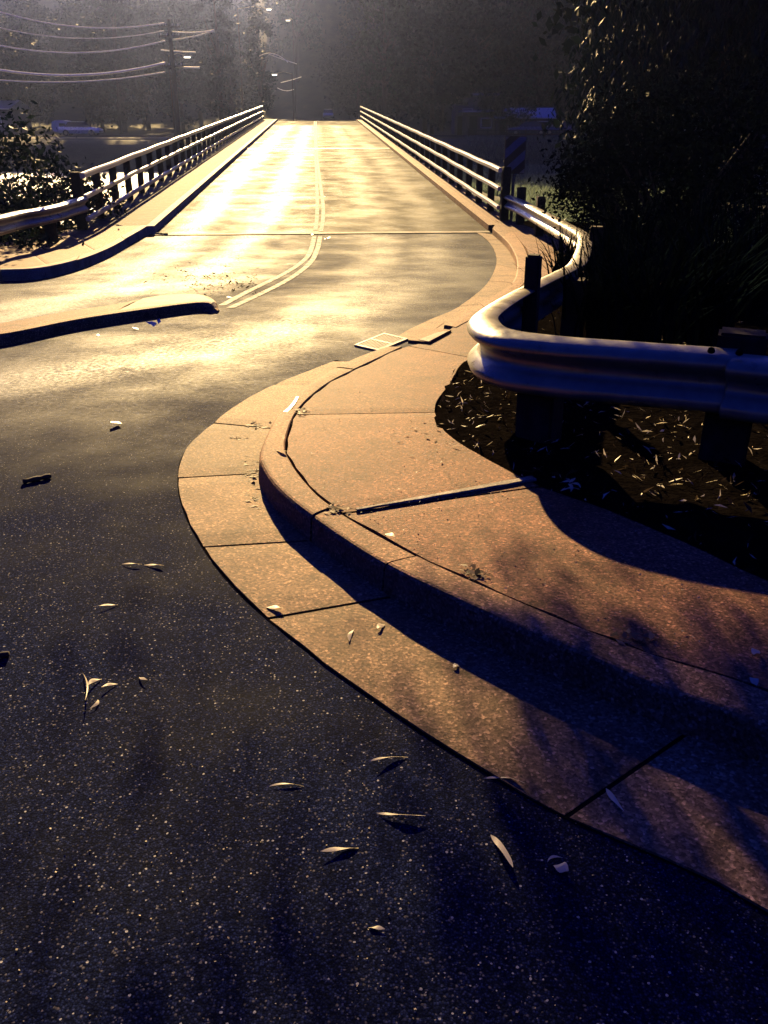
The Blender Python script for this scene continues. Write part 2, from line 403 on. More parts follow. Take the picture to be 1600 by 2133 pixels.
# steel expansion joints across the deck
def joint(name, t, w, s0, s1, mat=None, off=.006):
    mb = MB(); n = 14
    for i in range(n):
        a, b = s0 + (s1 - s0) * i / n, s0 + (s1 - s0) * (i + 1) / n
        for u, v_ in ((-w / 2, -w * .06), (w * .06, w / 2)):
            pts = []
            for s, tt in ((a, t + u), (b, t + u), (b, t + v_), (a, t + v_)):
                x, y = xy(s, tt); pts.append((x, y, g(tt) + off))
            mb.quad(*pts)
    return mb.build(name, mat or M['pale_concrete'], kind='structure')
x0, y0 = xy(0, 18.43)
mb = MB()
for s in (BL, BR - .02):
    pass
p = [xy(BL - .1, 18.3), xy(BR + .1, 18.3), xy(BR + .1, 18.6), xy(BL - .1, 18.6)]
MB().quad(*[(q[0], q[1], g(18.45) - .02) for q in p]).build('deck_joint_gap', M['dark_joint'], kind='structure')
joint('deck_joint', 18.44, .2, BL, BR, M['pale_concrete'], .014)
joint('deck_joint', 45.1, .34, BL, BR, M['white_paint'], .006)
# bridge slab, edge beams, piers
def prism(name, s0, s1, t0, t1, ztop, zbot, mat, kind='structure', n=24, parent=None):
    v = []; 
    for j in range(n + 1):
        t = t0 + (t1 - t0) * j / n
        for s, dz in ((s0, zbot), (s1, zbot), (s1, ztop), (s0, ztop)):
            x, y = xy(s, t); v.append((x, y, g(t) + dz))
    f = []
    for j in range(n):
        a = j * 4; b = a + 4
        for k in range(4): f.append((a + k, a + (k + 1) % 4, b + (k + 1) % 4, b + k))
    f += [(3, 2, 1, 0), (n * 4, n * 4 + 1, n * 4 + 2, n * 4 + 3)]
    return mobj(name, v, f, mat, parent, kind=kind)
SL0, SR1 = -4.85, 4.05
prism('bridge', SL0, SR1, 18.6, TC + 6, -.06, -.75, M['kerb'])
prism('bridge_kerb', BR, 3.62, 18.6, TC + 2, .12, -.059, M['kerb'])
prism('bridge_kerb', 3.62, SR1 - .02, 18.6, TC + 2, .10, -.058, M['path'])
prism('bridge_footway', BL - .16, BL, 18.6, TC + 2, .15, -.057, M['pale_concrete'])
prism('bridge_footway', SL0 + .02, BL - .163, 18.6, TC + 2, .142, -.056, M['planks'])
for t in (36, 54, 72):
    mb = MB()
    for s in (-3, 0, 3):
        x, y = xy(s, t); mb.tube([(x, y, -4.3), (x, y, g(t) - 1.2)], .35, 12)
    x, y = xy(-.4, t); mb.box((x, y, g(t) - 1.0), (8, .9, .5), rz=-AZ)
    o = mb.build('bridge_pier', M['kerb'], kind='structure')

# ---------------------------------------------------------------- gutter, kerb, footpath on the right
outer_px = [(2300, 2350), (1600, 1895), (1400, 1790), (1180, 1697), (950, 1565), (850, 1500), (700, 1395), (560, 1285), (480, 1210), (420, 1130), (385, 1062), (372, 1000), (385, 940), (440, 885), (500, 840), (580, 797), (680, 757), (745, 728)]
kf_px = [(2300, 1850), (1600, 1512), (1400, 1440), (1200, 1352), (1050, 1290), (803, 1173), (650, 1074), (580, 1017), (549, 974), (541, 947), (554, 908), (580, 860), (624, 812), (676, 777), (737, 746), (800, 722)]
kb_px = [(2300, 1740), (1600, 1440), (1400, 1376), (1250, 1322), (1100, 1260), (869, 1157), (694, 1057), (632, 1000), (602, 956), (593, 926), (606, 877), (624, 847), (650, 821), (694, 790), (759, 759), (838, 722)]
outer = catmull(pix(outer_px, .010), 10)
kf = catmull(pix(kf_px, KH), 10); kb = catmull(pix(kb_px, KH), 10)
def nearest(pts, q): 
    return min(range(len(pts)), key=lambda i: (pts[i].x - q.x) ** 2 + (pts[i].y - q.y) ** 2)
def slabbed(name, A, B, joints, mat, gap=.006, m=8, na=24, jitter=.004, thick=.05, seed=1, kind='structure', round_=False, crown=0):
    """ribbon between curves A and B cut into slabs at the given (a_point, b_point) stations; each slab has edges"""
    rnd = random.Random(seed); v = []; f = []
    ia = [0] + [nearest(A, a) for a, b in joints] + [len(A) - 1]
    ib = [0] + [nearest(B, b) for a, b in joints] + [len(B) - 1]
    for k in range(len(ia) - 1):
        sa = A[ia[k]:ia[k + 1] + 1]; sb = B[ib[k]:ib[k + 1] + 1]
        if len(sa) < 2 or len(sb) < 2: continue
        L_ = max(length(sa), length(sb)); n = max(6, int(L_ * 10))
        sa = resample(sa, n); sb = resample(sb, n)
        dz = rnd.uniform(-jitter, jitter)
        g0 = gap / max(L_, .1)
        base = len(v)
        for i in range(n):
            a, b = sa[i], sb[i]
            if i == 0: a = a.lerp(sa[1], min(.4, gap / max(1e-4, (sa[1] - sa[0]).length))); b = b.lerp(sb[1], min(.4, gap / max(1e-4, (sb[1] - sb[0]).length)))
            if i == n - 1: a = a.lerp(sa[-2], min(.4, gap / max(1e-4, (sa[-2] - sa[-1]).length))); b = b.lerp(sb[-2], min(.4, gap / max(1e-4, (sb[-2] - sb[-1]).length)))
            wob = Vector((rnd.uniform(-1, 1), rnd.uniform(-1, 1), 0)) * .003
            row = [a.lerp(b, j / m) for j in range(m + 1)]
            for j, q in enumerate(row):
                zz = dz + crown * math.sin(math.pi * j / m)
                edge = -.004 if (i in (0, n - 1)) else 0
                v.append(q + Vector((0, 0, zz + edge)) + (wob if j in (0, m) else Vector()))
            v.append(row[-1] + Vector((0, 0, -thick))); v.append(row[0] + Vector((0, 0, -thick)))
        w = m + 3
        for i in range(n - 1):
            for j in range(w):
                f.append((base + i * w + j, base + i * w + (j + 1) % w, base + (i + 1) * w + (j + 1) % w, base + (i + 1) * w + j))
        f.append(tuple(base + j for j in range(w))[::-1]); f.append(tuple(base + (n - 1) * w + j for j in range(w)))
    return mobj(name, v, f, mat, kind=kind)
jn = lambda lst, oa, ob: [(P(a[0], a[1], oa), P(b[0], b[1], ob)) for a, b in lst]
# gutter apron runs from the asphalt edge in under the kerb face
face = [p + n * .03 for p, n in zip(kf, normals2d(kf))]
face = setz(face, .004)
# gutter inner edge = foot of the kerb, drawn under the kerb face
kn = normals2d(kf)
gin = setz([p - n * .02 for p, n in zip(kf, kn)], .010)
slabbed('gutter', outer, gin, jn([((1180, 1697), (1420, 1560)), ((560, 1283), (790, 1255)), ((418, 1140), (640, 1130)), ((378, 995), (545, 990)), ((450, 880), (560, 895)), ((566, 800), (640, 800)), ((690, 752), (745, 745))], .006, 0), M['concrete'], gap=.007, seed=3, jitter=.0025)
# dark bed under the joints
def bed(name, A, B, z, mat):
    n = 60; a = resample(A, n); b = resample(B, n); mb = MB()
    for i in range(n - 1):
        mb.quad(*[Vector((q.x, q.y, gz(q.x, q.y) + z)) for q in (a[i], a[i + 1], b[i + 1], b[i])])
    return mb.build(name, mat, kind='structure')
outer2 = [p - n * .012 + Vector((0, 0, 0)) for p, n in zip(outer, normals2d(outer))]
bed('gutter_bed', [p + n * .006 for p, n in zip(outer, normals2d(outer))][:-7], gin[:-6], .002, M['dark_joint'])
def kerb_sweep(name, fr, bk, h, joints, mat, seed=5, gap=.006, batter=.012, rr=.02, face_side=None):
    rnd = random.Random(seed); v = []; f = []
    ia = [0] + sorted(nearest(fr, a) for a, b in joints) + [len(fr) - 1]
    ib = [0] + sorted(nearest(bk, b) for a, b in joints) + [len(bk) - 1]
    for k in range(len(ia) - 1):
        sa = fr[ia[k]:ia[k + 1] + 1]; sb = bk[ib[k]:ib[k + 1] + 1]
        if len(sa) < 2 or len(sb) < 2: continue
        n = max(8, int(length(sa) * 14)); sa = resample(sa, n); sb = resample(sb, n)
        dz = rnd.uniform(-.003, .004); base = len(v)
        for i in range(n):
            a, b = sa[i], sb[i]; d = (a - b); d.z = 0; wdt = d.length; d.normalize()
            t_ = (sa[min(i + 1, n - 1)] - sa[max(i - 1, 0)]).normalized()
            sh = t_ * (gap if i == 0 else (-gap if i == n - 1 else 0))
            za = gz(a.x, a.y); zb = gz(b.x, b.y)
            ch = rnd.uniform(-.0025, .0025)
            pr = [(a + d * batter, za - .05), (a + d * batter, za + .005), (a + d * (.004 + ch), za + h - rr), (a + d * .001, za + h - rr * .6), (a - d * (rr * .3), za + h - rr * .22), (a - d * (rr * .75), za + h - .001), (a - d * rr * 1.4, za + h),
                  (a.lerp(b, .5), (za + zb) / 2 + h + .001), (b + d * .006, zb + h), (b, zb + h - .006), (b, zb - .02)]
            for q, z in pr: v.append(Vector((q.x, q.y, z + dz)) + sh)
        w = 11
        for i in range(n - 1):
            for j in range(w - 1): f.append((base + i * w + j, base + i * w + j + 1, base + (i + 1) * w + j + 1, base + (i + 1) * w + j))
        f.append(tuple(base + j for j in range(w))[::-1]); f.append(tuple(base + (n - 1) * w + j for j in range(w)))
    o = mobj(name, v, f, mat, kind='structure', smooth_=False)
    return o
kerb_sweep('kerb', kf, kb, KH, jn([((803, 1173), (869, 1157)), ((650, 1074), (694, 1057)), ((543, 935), (596, 935)), ((580, 860), (624, 847)), ((700, 765), (735, 770))], KH, KH), M['kerb'])
bed('kerb_bed', [p + n * -.01 for p, n in zip(kf, kn)], kb, KH - .012, M['dark_joint'])
# footpath slabs (right)
vb_px = [(2300, 1500), (1600, 1208), (1475, 1150), (1350, 1095), (1250, 1055), (1125, 1010), (1015, 955), (945, 912), (915, 882), (907, 840), (935, 800), (962, 757), (1000, 735), (1050, 712), (1110, 672), (1170, 622), (1215, 570), (1205, 522), (1130, 484), (1062, 458)]
vb = catmull(pix(vb_px, KH), 8)
kb2_px = kb_px + [(875, 712), (925, 690), (1000, 645), (1085, 585), (1101, 549), (1098, 522), (1071, 489), (1030, 457)]
kb2 = catmull(pix(kb2_px, KH), 8)
kb2i = [p + n * (.013 + .005 * math.sin(i_ * .9) + .004 * math.sin(i_ * 2.3 + 1)) for i_, (p, n) in enumerate(zip(kb2, [-q for q in normals2d(kb2)]))]
slabbed('footpath', setz(kb2i, KH - .004), setz(vb, KH - .004), jn([((722, 1071), (1118, 1010)), ((612, 860), (906, 856)), ((850, 718), (985, 742)), ((1090, 575), (1200, 590))], KH, KH), M['path'], gap=.007, m=16, seed=8, jitter=.0012, thick=.06)
# raised mortar lip along the nearest joint
a, b = P(742, 1062, KH), P(1112, 996, KH)
mb = MB(); n = 30; pts = [a.lerp(b, i / n) for i in range(n + 1)]; nq = normals2d(pts); jr = [(random.uniform(-.002, .002), random.uniform(-.0015, .0015)) for _ in pts]
for i in range(n):
    q_ = []
    for k in (i, i + 1):
        w_ = .007 + .013 * k / n + jr[k][0]; h_ = .006 + .004 * k / n + jr[k][1] * .5; p_, m_ = pts[k], nq[k]
        q_.append([p_ + m_ * w_ + Vector((0, 0, -.004)), p_ + m_ * w_ * .9 + Vector((0, 0, .005)), p_ - m_ * w_ * .9 + Vector((0, 0, .005 + jr[k][1] * .4)), p_ - m_ * w_ + Vector((0, 0, -.004))])
    for k in range(3): mb.quad(q_[0][k], q_[0][k + 1], q_[1][k + 1], q_[1][k])
mb.build('joint_strip', M['pale_concrete'], kind='structure')
# far gutter + kerb, from the pit round to the bridge
g2o_px = [(846, 689), (900, 664), (955, 639), (1015, 590), (1034, 549), (1030, 522), (1015, 500), (990, 482)]
k2f_px = [(925, 676), (1000, 632), (1065, 590), (1077, 560), (1075, 535), (1062, 510), (1045, 492), (1026, 476)]
k2b_px = [(950, 682), (1015, 645), (1090, 592), (1101, 558), (1098, 530), (1085, 505), (1065, 482), (1036, 462)]
g2o = catmull(pix(g2o_px, .009), 8); k2f = catmull(pix(k2f_px, KH), 8); k2b = catmull(pix(k2b_px, KH), 8)
g2in = setz([p - n * .02 for p, n in zip(k2f, [-q for q in normals2d(k2f)])], -.002)
g2in = setz(k2f, .007)
slabbed('gutter', g2o, g2in, jn([((955, 639), (1000, 634)), ((1022, 585), (1070, 590)), ((1034, 549), (1077, 560)), ((1015, 500), (1050, 498))], .005, 0), M['concrete'], gap=.01, seed=6, jitter=.002)
bed('gutter_bed', g2o, g2in, .0015, M['dark_joint'])
kerb_sweep('kerb', k2f, k2b, KH, jn([((1000, 632), (1015, 645)), ((1077, 560), (1101, 558)), ((1045, 492), (1065, 482))], KH, KH), M['kerb'], seed=9)
# storm drain: iron grate in the gutter with a concrete pit cover behind it
gr = empty('drain_grate', P(795, 716, 0), 'pale iron storm drain grate with two rows of slots set in the gutter', 'drain grate')
gA, gB, gC, gD = P(738, 722), P(800, 697), P(850, 709), P(790, 734)
o0 = gr.location.copy()
def gp(u, v, z=0): 
    q = gA.lerp(gB, v).lerp(gD.lerp(gC, v), u); return Vector((q.x, q.y, gz(q.x, q.y) + z)) - o0
mb = MB()
def gbox(mb, u0, u1, v0, v1, z0=-.02, z1=.0165):
    b = len(mb.v)
    for z in (z0, z1):
        for u, v_ in ((u0, v0), (u1, v0), (u1, v1), (u0, v1)): mb.v.append(gp(u, v_, z))
    mb.f.extend([(b, b + 3, b + 2, b + 1), (b + 4, b + 5, b + 6, b + 7)] + [(b + i, b + (i + 1) % 4, b + 4 + (i + 1) % 4, b + 4 + i) for i in range(4)])
gbox(mb, 0, 1, 0, .06); gbox(mb, 0, 1, .94, 1); gbox(mb, 0, .09, .06, .94); gbox(mb, .91, 1, .06, .94); gbox(mb, .09, .91, .47, .53)
mb.build('frame', M['iron'], gr)
mb = MB()
for half in ((.07, .47), (.53, .93)):
    for i in range(10):
        c = .06 + .88 * i / 9; gbox(mb, c - .020, c + .020, half[0], half[1], -.015, .0145)
mb.build('bars', M['iron'], gr)
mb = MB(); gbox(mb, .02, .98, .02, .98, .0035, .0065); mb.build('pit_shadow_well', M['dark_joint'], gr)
gr.children[-1].name = 'pit_shade_sheet'  # dark sheet just under the bars in place of the pit's shade
# pit lintel and cover
def pslab(name, px, off, th, mat, kind='structure', **kw):
    pts = pix(px, off); n = len(pts); v = pts + [p - Vector((0, 0, th)) for p in pts]
    f = [tuple(range(n))[::-1] if False else tuple(range(n)), tuple(range(2 * n - 1, n - 1, -1))] + [(i, i + n, (i + 1) % n + n, (i + 1) % n) for i in range(n)]
    return mobj(name, v, f, mat, kind=kind)
pslab('gutter_apron', [(828, 702), (846, 689), (925, 672), (905, 686), (855, 708)], .012, .05, M['kerb'])
lc = tag(pslab('pit_cover', [(850, 708), (905, 683), (940, 687), (895, 712)], KH + .012, .03, M['kerb'], kind=None), 'worn rectangular concrete pit cover with a pale patch beside the grate', 'pit cover')
pc = pslab('pale_patch', [(872, 707), (912, 692), (935, 689), (893, 711)], KH + .016, .003, M['pale_concrete'], kind=None); pc.parent = lc
# verge: soil with leaf litter right of the footpath
vin = [p + n * .06 for p, n in zip(vb, normals2d(vb))]
rnd = random.Random(4); v = []; f = []; nI = 110; nJ = 60
vr = resample(vb, nI)
vn = normals2d(vr)
for i in range(nI):
    for j in range(nJ):
        u = j / (nJ - 1)
        # fan out to the far right
        target = Vector((22.0, -6 + 24 * (i / (nI - 1)), 0))
        q = vr[i] + Vector((0, 0, 0))
        start = q + vn[i] * .05 if vn[i].x < 0 else q - vn[i] * .05
        e = u ** 2.2
        x = start.x * (1 - e) + target.x * e; y = start.y * (1 - e) + target.y * e
        z = gz(x, y) + KH - .03 + .02 * min(1, j / 4) + (.012 * math.sin(x * 9 + y * 7) + rnd.uniform(-.012, .012)) * min(1, j / 3) 
        z -= 1.1 * smooth(5, 13, st(x, y)[0])
        v.append((x, y, z))
f = [(i * nJ + j, i * nJ + j + 1, (i + 1) * nJ + j + 1, (i + 1) * nJ + j) for i in range(nI - 1) for j in range(nJ - 1)]
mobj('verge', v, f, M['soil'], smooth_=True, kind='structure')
def verge_z(x, y): return gz(x, y) + KH - .01 - 1.1 * smooth(5, 13, st(x, y)[0])

# ---------------------------------------------------------------- left kerb and footpath
LH = .15
lf_px = [(-500, 560), (-100, 564), (0, 562), (80, 558), (160, 541), (224, 517), (270, 492), (306, 471)]
lf = catmull(pix(lf_px, LH), 8); x, y = xy(BL, 18.6); lf.append(Vector((x, y, g(18.6) + LH)))
def offs(pts, d): return [p + n * d for p, n in zip(pts, normals2d(pts))]
lb = offs(lf, .15)
kerb_sweep('kerb', lf, lb, LH, jn([((0, 562), (0, 553)), ((160, 541), (165, 533)), ((260, 498), (262, 492))], LH, LH), M['pale_concrete'], seed=12)
lp_px = [(-500, 500), (-100, 512), (0, 505), (60, 497), (110, 484), (165, 474)]
lpb = catmull(pix(lp_px, LH), 8); x, y = xy(SL0 + .1, 18.55); lpb.append(Vector((x, y, g(18.55) + LH)))
slabbed('footpath', setz(offs(lf, .153), LH - .004), setz(lpb, LH - .004), jn([((20, 550), (20, 500)), ((200, 520), (130, 480))], LH, LH), M['path'], seed=13, m=10)
# left verge
v = []; nI = 40; nJ = 22; vr = resample(lpb, nI)
for i in range(nI):
    for j in range(nJ):
        e = (j / (nJ - 1)) ** 1.5; q = vr[i]; tg = Vector((-30, 6 + 16 * i / (nI - 1), 0))
        x = q.x * (1 - e) + tg.x * e; y = (q.y - .05) * (1 - e) + tg.y * e
        v.append((x, y, gz(x, y) + LH - .02 - 1.3 * smooth(-7, -13, st(x, y)[0]) + random.uniform(-.02, .02) * min(1, j / 2)))
f = [(i * nJ + j, i * nJ + j + 1, (i + 1) * nJ + j + 1, (i + 1) * nJ + j) for i in range(nI - 1) for j in range(nJ - 1)]
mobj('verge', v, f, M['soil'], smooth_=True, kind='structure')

# ---------------------------------------------------------------- traffic island
IH = .09
fr = catmull(pix([(-500, 715), (-150, 708), (0, 697), (160, 666), (300, 645), (408, 631), (452, 634)], IH), 8)
bk = catmull(pix([(-500, 700), (-150, 690), (0, 672), (160, 644), (240, 633), (340, 614), (420, 612), (456, 630)], IH), 8)
isl = empty('traffic_island', (0, 0, 0), 'low concrete traffic island with a pale pointed nose in the road', 'traffic island')
n = 80; a = resample(fr, n); b = resample(bk, n); v = []; f = []; fm = []
for i in range(n):
    d = (a[i] - b[i]); d.z = 0; d.normalize() if d.length > .001 else None
    za = gz(a[i].x, a[i].y); zb = gz(b[i].x, b[i].y); w = (a[i] - b[i]).length; k = min(.13, w * .3)
    nose = 1 - .75 * smooth(n * .955, n - 1, i)
    sec = [(a[i] + d * .05, za - .03), (a[i] + d * .04, za + .01), (a[i] + d * .01, za + IH * nose - .025), (a[i] - d * .03, za + IH * nose), (a[i] - d * k, za + IH * nose),
           (b[i] + d * k, zb + IH * nose), (b[i], zb + IH * nose - .01), (b[i] - d * .03, zb - .03)]
    for q, z in sec: v.append(Vector((q.x, q.y, z)))
for i in range(n - 1):
    for j in range(7):
        f.append((i * 8 + j, i * 8 + j + 1, (i + 1) * 8 + j + 1, (i + 1) * 8 + j)); 
f.append(tuple((n - 1) * 8 + j for j in range(8)))
mobj('kerb_edge', v, f, M['kerb'], isl, smooth_=False)
# pale cap on the nose, darker infill behind
def cap(name, i0, i1, mat, dz):
    vv = []
    for i in range(i0, i1):
        d = (a[i] - b[i]); w = d.length; k = min(.10, w * .25) / max(w, .01)
        for u in (k, .5, 1 - k):
            q = a[i].lerp(b[i], u); nose = 1 - .75 * smooth(n * .955, n - 1, i); vv.append(Vector((q.x, q.y, gz(q.x, q.y) + IH * nose + dz + (.006 if u == .5 else 0))))
    m_ = i1 - i0
    ff = [(i * 3 + j, i * 3 + j + 1, (i + 1) * 3 + j + 1, (i + 1) * 3 + j) for i in range(m_ - 1) for j in range(2)]
    return mobj(name, vv, ff, mat, isl)
ic = nearest(a, P(240, 655, IH))
cap('infill', 0, ic + 1, M['path'], .004); cap('nose_cap', ic + 1, n - 1, M['pale_concrete'], .006)

# ---------------------------------------------------------------- centre lines
def line(pxs, w=.085, off=.005):
    c = catmull(pix(pxs, 0), 8); nn = normals2d(c); mb = MB()
    L_ = [p + q * w / 2 for p, q in zip(c, nn)]; R_ = [p - q * w / 2 for p, q in zip(c, nn)]
    for i in range(len(c) - 1):
        mb.quad(*[Vector((q.x, q.y, gz(q.x, q.y) + off)) for q in (R_[i], R_[i + 1], L_[i + 1], L_[i])])
    return mb
m1 = line([(655, 253), (656.5, 310), (659.5, 370), (661, 420), (660, 457), (657, 480)])
m2 = line([(658.5, 253), (660, 310), (666, 370), (672.5, 420), (673, 457), (669, 482)])
m1.build('centre_line', M['line'], kind='structure'); m2.build('centre_line', M['line'], kind='structure')
line([(655, 492), (648, 520), (636, 540), (600, 566), (520, 606), (462, 637)]).build('centre_line', M['line'], kind='structure')
line([(667, 492), (661, 520), (645, 549), (600, 583), (540, 614), (480, 642)]).build('centre_line', M['line'], kind='structure')

# ---------------------------------------------------------------- bridge railings
def railing(name, s_rail, s_post, t0, t1, base, hs, label, n=39, first=0):
    x, y = xy(s_rail, t0); e = empty(name, (x, y, g(t0) + base), label, 'railing', None); o = e.location.copy()
    for h, r_, nm in hs:
        mb = MB(); N_ = 60; v = mb.v; f = mb.f
        for i in range(N_):
            t = t0 - .06 + (t1 - t0 + .1) * i / (N_ - 1); sag = .006 * math.sin(i * 1.7)
            for (ds, dz) in ((-r_ * .8, -r_), (r_ * .8, -r_), (r_, r_ * .4), (r_ * .6, r_), (-r_ * .6, r_), (-r_, r_ * .4)):
                x, y = xy(s_rail + ds + .004 * math.sin(i * .9), t); v.append(Vector((x, y, g(t) + base + h + dz + sag)) - o)
        for i in range(N_ - 1):
            for k in range(6): f.append((i * 6 + k, i * 6 + (k + 1) % 6, (i + 1) * 6 + (k + 1) % 6, (i + 1) * 6 + k))
        f += [(5, 4, 3, 2, 1, 0), tuple((N_ - 1) * 6 + k for k in range(6))]
        mb.build(nm, M['rail'], e)
    dt = (t1 - t0) / n; pm = None
    for i in range(n + 1):
        t = t0 + dt * i; x, y = xy(s_post, t)
        top = hs[0][0] - (.0 if i else -.06)
        if i == 0 or pm is None or i == 1:
            w = .20 if i == 0 else .15
            mb = MB().box((0, 0, (top + .03) / 2 - .05), (.14 if i else .17, w, top + .07), bev=.012)
            po = mb.build('post', M['wood'], e); pm = po
        else:
            po = pm.copy(); C.objects.link(po); po.parent = e
        po.location = Vector((x, y, g(t) + base)) - o; po.rotation_euler = (0, 0, -AZ)
    return e
railing('bridge_railing', 3.74, 3.88, 19.35, TC, .10, [(1.0, .045, 'top_rail'), (.64, .04, 'middle_rail'), (.27, .04, 'bottom_rail')], 'pale three-rail bridge railing with dark posts on the right side of the deck')
railing('bridge_railing', -4.42, -4.55, 18.25, TC, .14, [(.98, .05, 'top_rail'), (.60, .04, 'middle_rail'), (.20, .04, 'bottom_rail')], 'three-rail bridge railing with dark posts beside the boarded footway on the left')
# ---------------------------------------------------------------- W-beam guard rails
PROF = [(-.100, .148), (-.07, .158), (-.035, .160), (.0, .155), (.035, .145), (.065, .130), (.082, .108), (.082, .09), (.066, .072), (.02, .040), (.0, .018), (.0, -.018), (.02, -.040), (.066, -.078), (.072, -.1), (.06, -.128), (.03, -.150), (.0, -.158), (-.02, -.15)]
def wbeam(name, ctr, side, parent, o, scale=.86, thick=.006, prof=PROF):
    ctr = [Vector(p) for p in ctr]; nn = normals2d(ctr); v = []; f = []; w = len(prof)
    for back in (0, 1):
        for c, q in zip(ctr, nn):
            for fx, hz in prof: v.append(c + q * side * ((fx - back * thick) * scale) + Vector((0, 0, (hz - back * thick * .8) * scale)) - o)
    n = len(ctr); off = n * w
    for i in range(n - 1):
        for j in range(w - 1):
            q = (i * w + j, i * w + j + 1, (i + 1) * w + j + 1, (i + 1) * w + j); f.append(q); f.append(tuple(off + k for k in q[::-1]))
        for j in (0, w - 1): f.append((i * w + j, (i + 1) * w + j, off + (i + 1) * w + j, off + i * w + j))
    for i in (0, n - 1):
        for j in range(w - 1): f.append((i * w + j, i * w + j + 1, off + i * w + j + 1, off + i * w + j))
    return mobj(name, v, f, M['galv'], parent, smooth_=True)
GH = .62
def rail_path(px, top=GH + .0): 
    return [q - Vector((0, 0, .134)) for q in catmull(pix(px, top), 10)]
gre = empty('guard_rail', P(1112, 960, KH), 'dented steel guard rail curling round the corner from the bridge to the near verge', 'guard rail'); go = gre.location.copy()
r1 = rail_path([(1046, 402), (1085, 418), (1130, 441), (1175, 464), (1207, 482), (1216, 496), (1212, 520), (1198, 545), (1168, 562), (1138, 576), (1084, 602), (1040, 627), (1008, 650), (1003, 664), (1022, 682), (1075, 696), (1180, 708), (1290, 716), (1400, 724), (1540, 734)])
# side: face is to the left of the direction of travel reversed -> right normal
wbeam('rail_beam', r1, -1, gre, go)
r2 = [p + Vector((0, .012, -.012)) for p in rail_path([(1525, 737), (1600, 745), (1800, 765), (2300, 830)])]
wbeam('rail_beam', r2, -1, gre, go)
def gpost(px_top, px_base, parent, o, w=.16, h=None, mat='wood', rz=0, zoff=KH):
    pass
def post_at(x, y, h, parent, o, w=.17, d=.15, rz=0, z0=None, nm='post'):
    z = (gz(x, y) + KH - .05) if z0 is None else z0
    mb = MB().box((0, 0, h / 2), (w, d, h), bev=.012); q = mb.build(nm, M['wood'], parent)
    q.location = Vector((x, y, z)) - o; q.rotation_euler = (0, random.uniform(-.02, .02), rz); return q
# posts stand behind the beam
nn = normals2d(r1)
def behind(px, py, back=.13):
    i = min(range(len(r1)), key=lambda k: (r1[k] - P(px, py, GH) + Vector((0, 0, .155))).length)
    q = r1[i] + nn[i] * back; return q.x, q.y, math.atan2(nn[i].y, nn[i].x) + math.pi / 2
for px, py, h, w in ((1074, 413, .76, .17), (1112, 432, .74, .15), (1216, 500, .70, .15), (1090, 600, .76, .09), (1112, 702, .50, .19), (1545, 735, .62, .2)):
    x, y, rz = behind(px, py, .06 if px == 1090 else .13); post_at(x, y, h, gre, go, w=w, d=w if w < .1 else .15, rz=rz)
x, y, rz = behind(1165, 563); post_at(x, y, .5, gre, go, rz=rz)
# bolts along the near beam
mb = MB()
for px in (1467, 1546):
    q = min(r1, key=lambda k: abs((800 + F * k.x / (k.y * math.cos(PITCH) + (H - k.z) * math.sin(PITCH))) - px)); 
    i = r1.index(q); c = q - nn[i] * .045 + Vector((0, 0, .140)) - go
    b0 = MB().tube([c, c - nn[i] * .006 + Vector((0, 0, .012))], [.016, .013], 10); b0.build('bolt', M['dark_joint'], gre)
# left guard rail
gle = empty('guard_rail', P(115, 502, LH), 'steel guard rail leading off the left end of the bridge railing', 'guard rail'); lo_ = gle.location.copy()
r3 = rail_path([(176, 410), (150, 417), (120, 426), (80, 434), (40, 440), (0, 449), (-80, 462), (-250, 480), (-500, 500)], top=GH + LH)
wbeam('rail_beam', r3, 1, gle, lo_)
nl = normals2d(r3)
for px, py in ((112, 428), (-30, 452), (-300, 485)):
    i = min(range(len(r3)), key=lambda k: (r3[k] - P(px, py, GH + LH)).length); q = r3[i] - nl[i] * .12
    post_at(q.x, q.y, .62, gle, lo_, rz=math.atan2(nl[i].y, nl[i].x), z0=gz(q.x, q.y) + LH - .05)
for nm in (): pass

# ---------------------------------------------------------------- leaves, litter
def leaf_mesh(L_, w, bow, arch, n=9):
    v = []; f = []
    for i in range(n):
        u = i / (n - 1); x = (u - .5) * L_; ww = w * (math.sin(math.pi * min(1, u * 1.02)) ** .7 + .04) * .5
        y = bow * (4 * u * (1 - u)); z = arch * (4 * u * (1 - u)) + .003
        tw = .5 * math.sin(u * 5 + L_ * 40)
        v += [(x, y - ww, z + ww * tw), (x, y, z + ww * .25), (x, y + ww, z - ww * tw + .001)]
    for i in range(n - 1):
        for j in range(2): f.append((i * 3 + j, i * 3 + j + 1, (i + 1) * 3 + j + 1, (i + 1) * 3 + j))
    return v, f
def one_leaf(pa, pb, w, bow, arch, label, off=0.0, name='fallen_leaf', mat='dryleaf', cat='leaf'):
    a, b = P(*pa, off), P(*pb, off); d = b - a; v, f = leaf_mesh(d.length, w * 1.35, bow * 1.3, arch * .45)
    lean = Matrix.Rotation(R(-27) * abs(d.x) / max(d.length, 1e-4), 3, 'X') @ Matrix.Rotation(math.atan2(d.y, d.x), 3, 'Z')
    v = [lean @ Vector(q) for q in v]; zmin = min(q.z for q in v)
    o = mobj(name, v, f, M[mat], smooth_=True); o.location = (a + b) / 2 + Vector((0, 0, .001 - zmin))
    return tag(o, label, cat, 'fallen eucalyptus leaves')
GL = .006
one_leaf((668, 1783), (747, 1768), .0085, .002, .003, 'short cream leaf alone on the dark asphalt at bottom centre')
one_leaf((785, 1695), (886, 1708), .008, -.006, .004, 'sickle-shaped cream leaf just above the short cream one on the asphalt')
one_leaf((555, 1642), (633, 1640), .004, .004, .014, 'thin arched leaf standing up off the asphalt left of the sickle leaf')
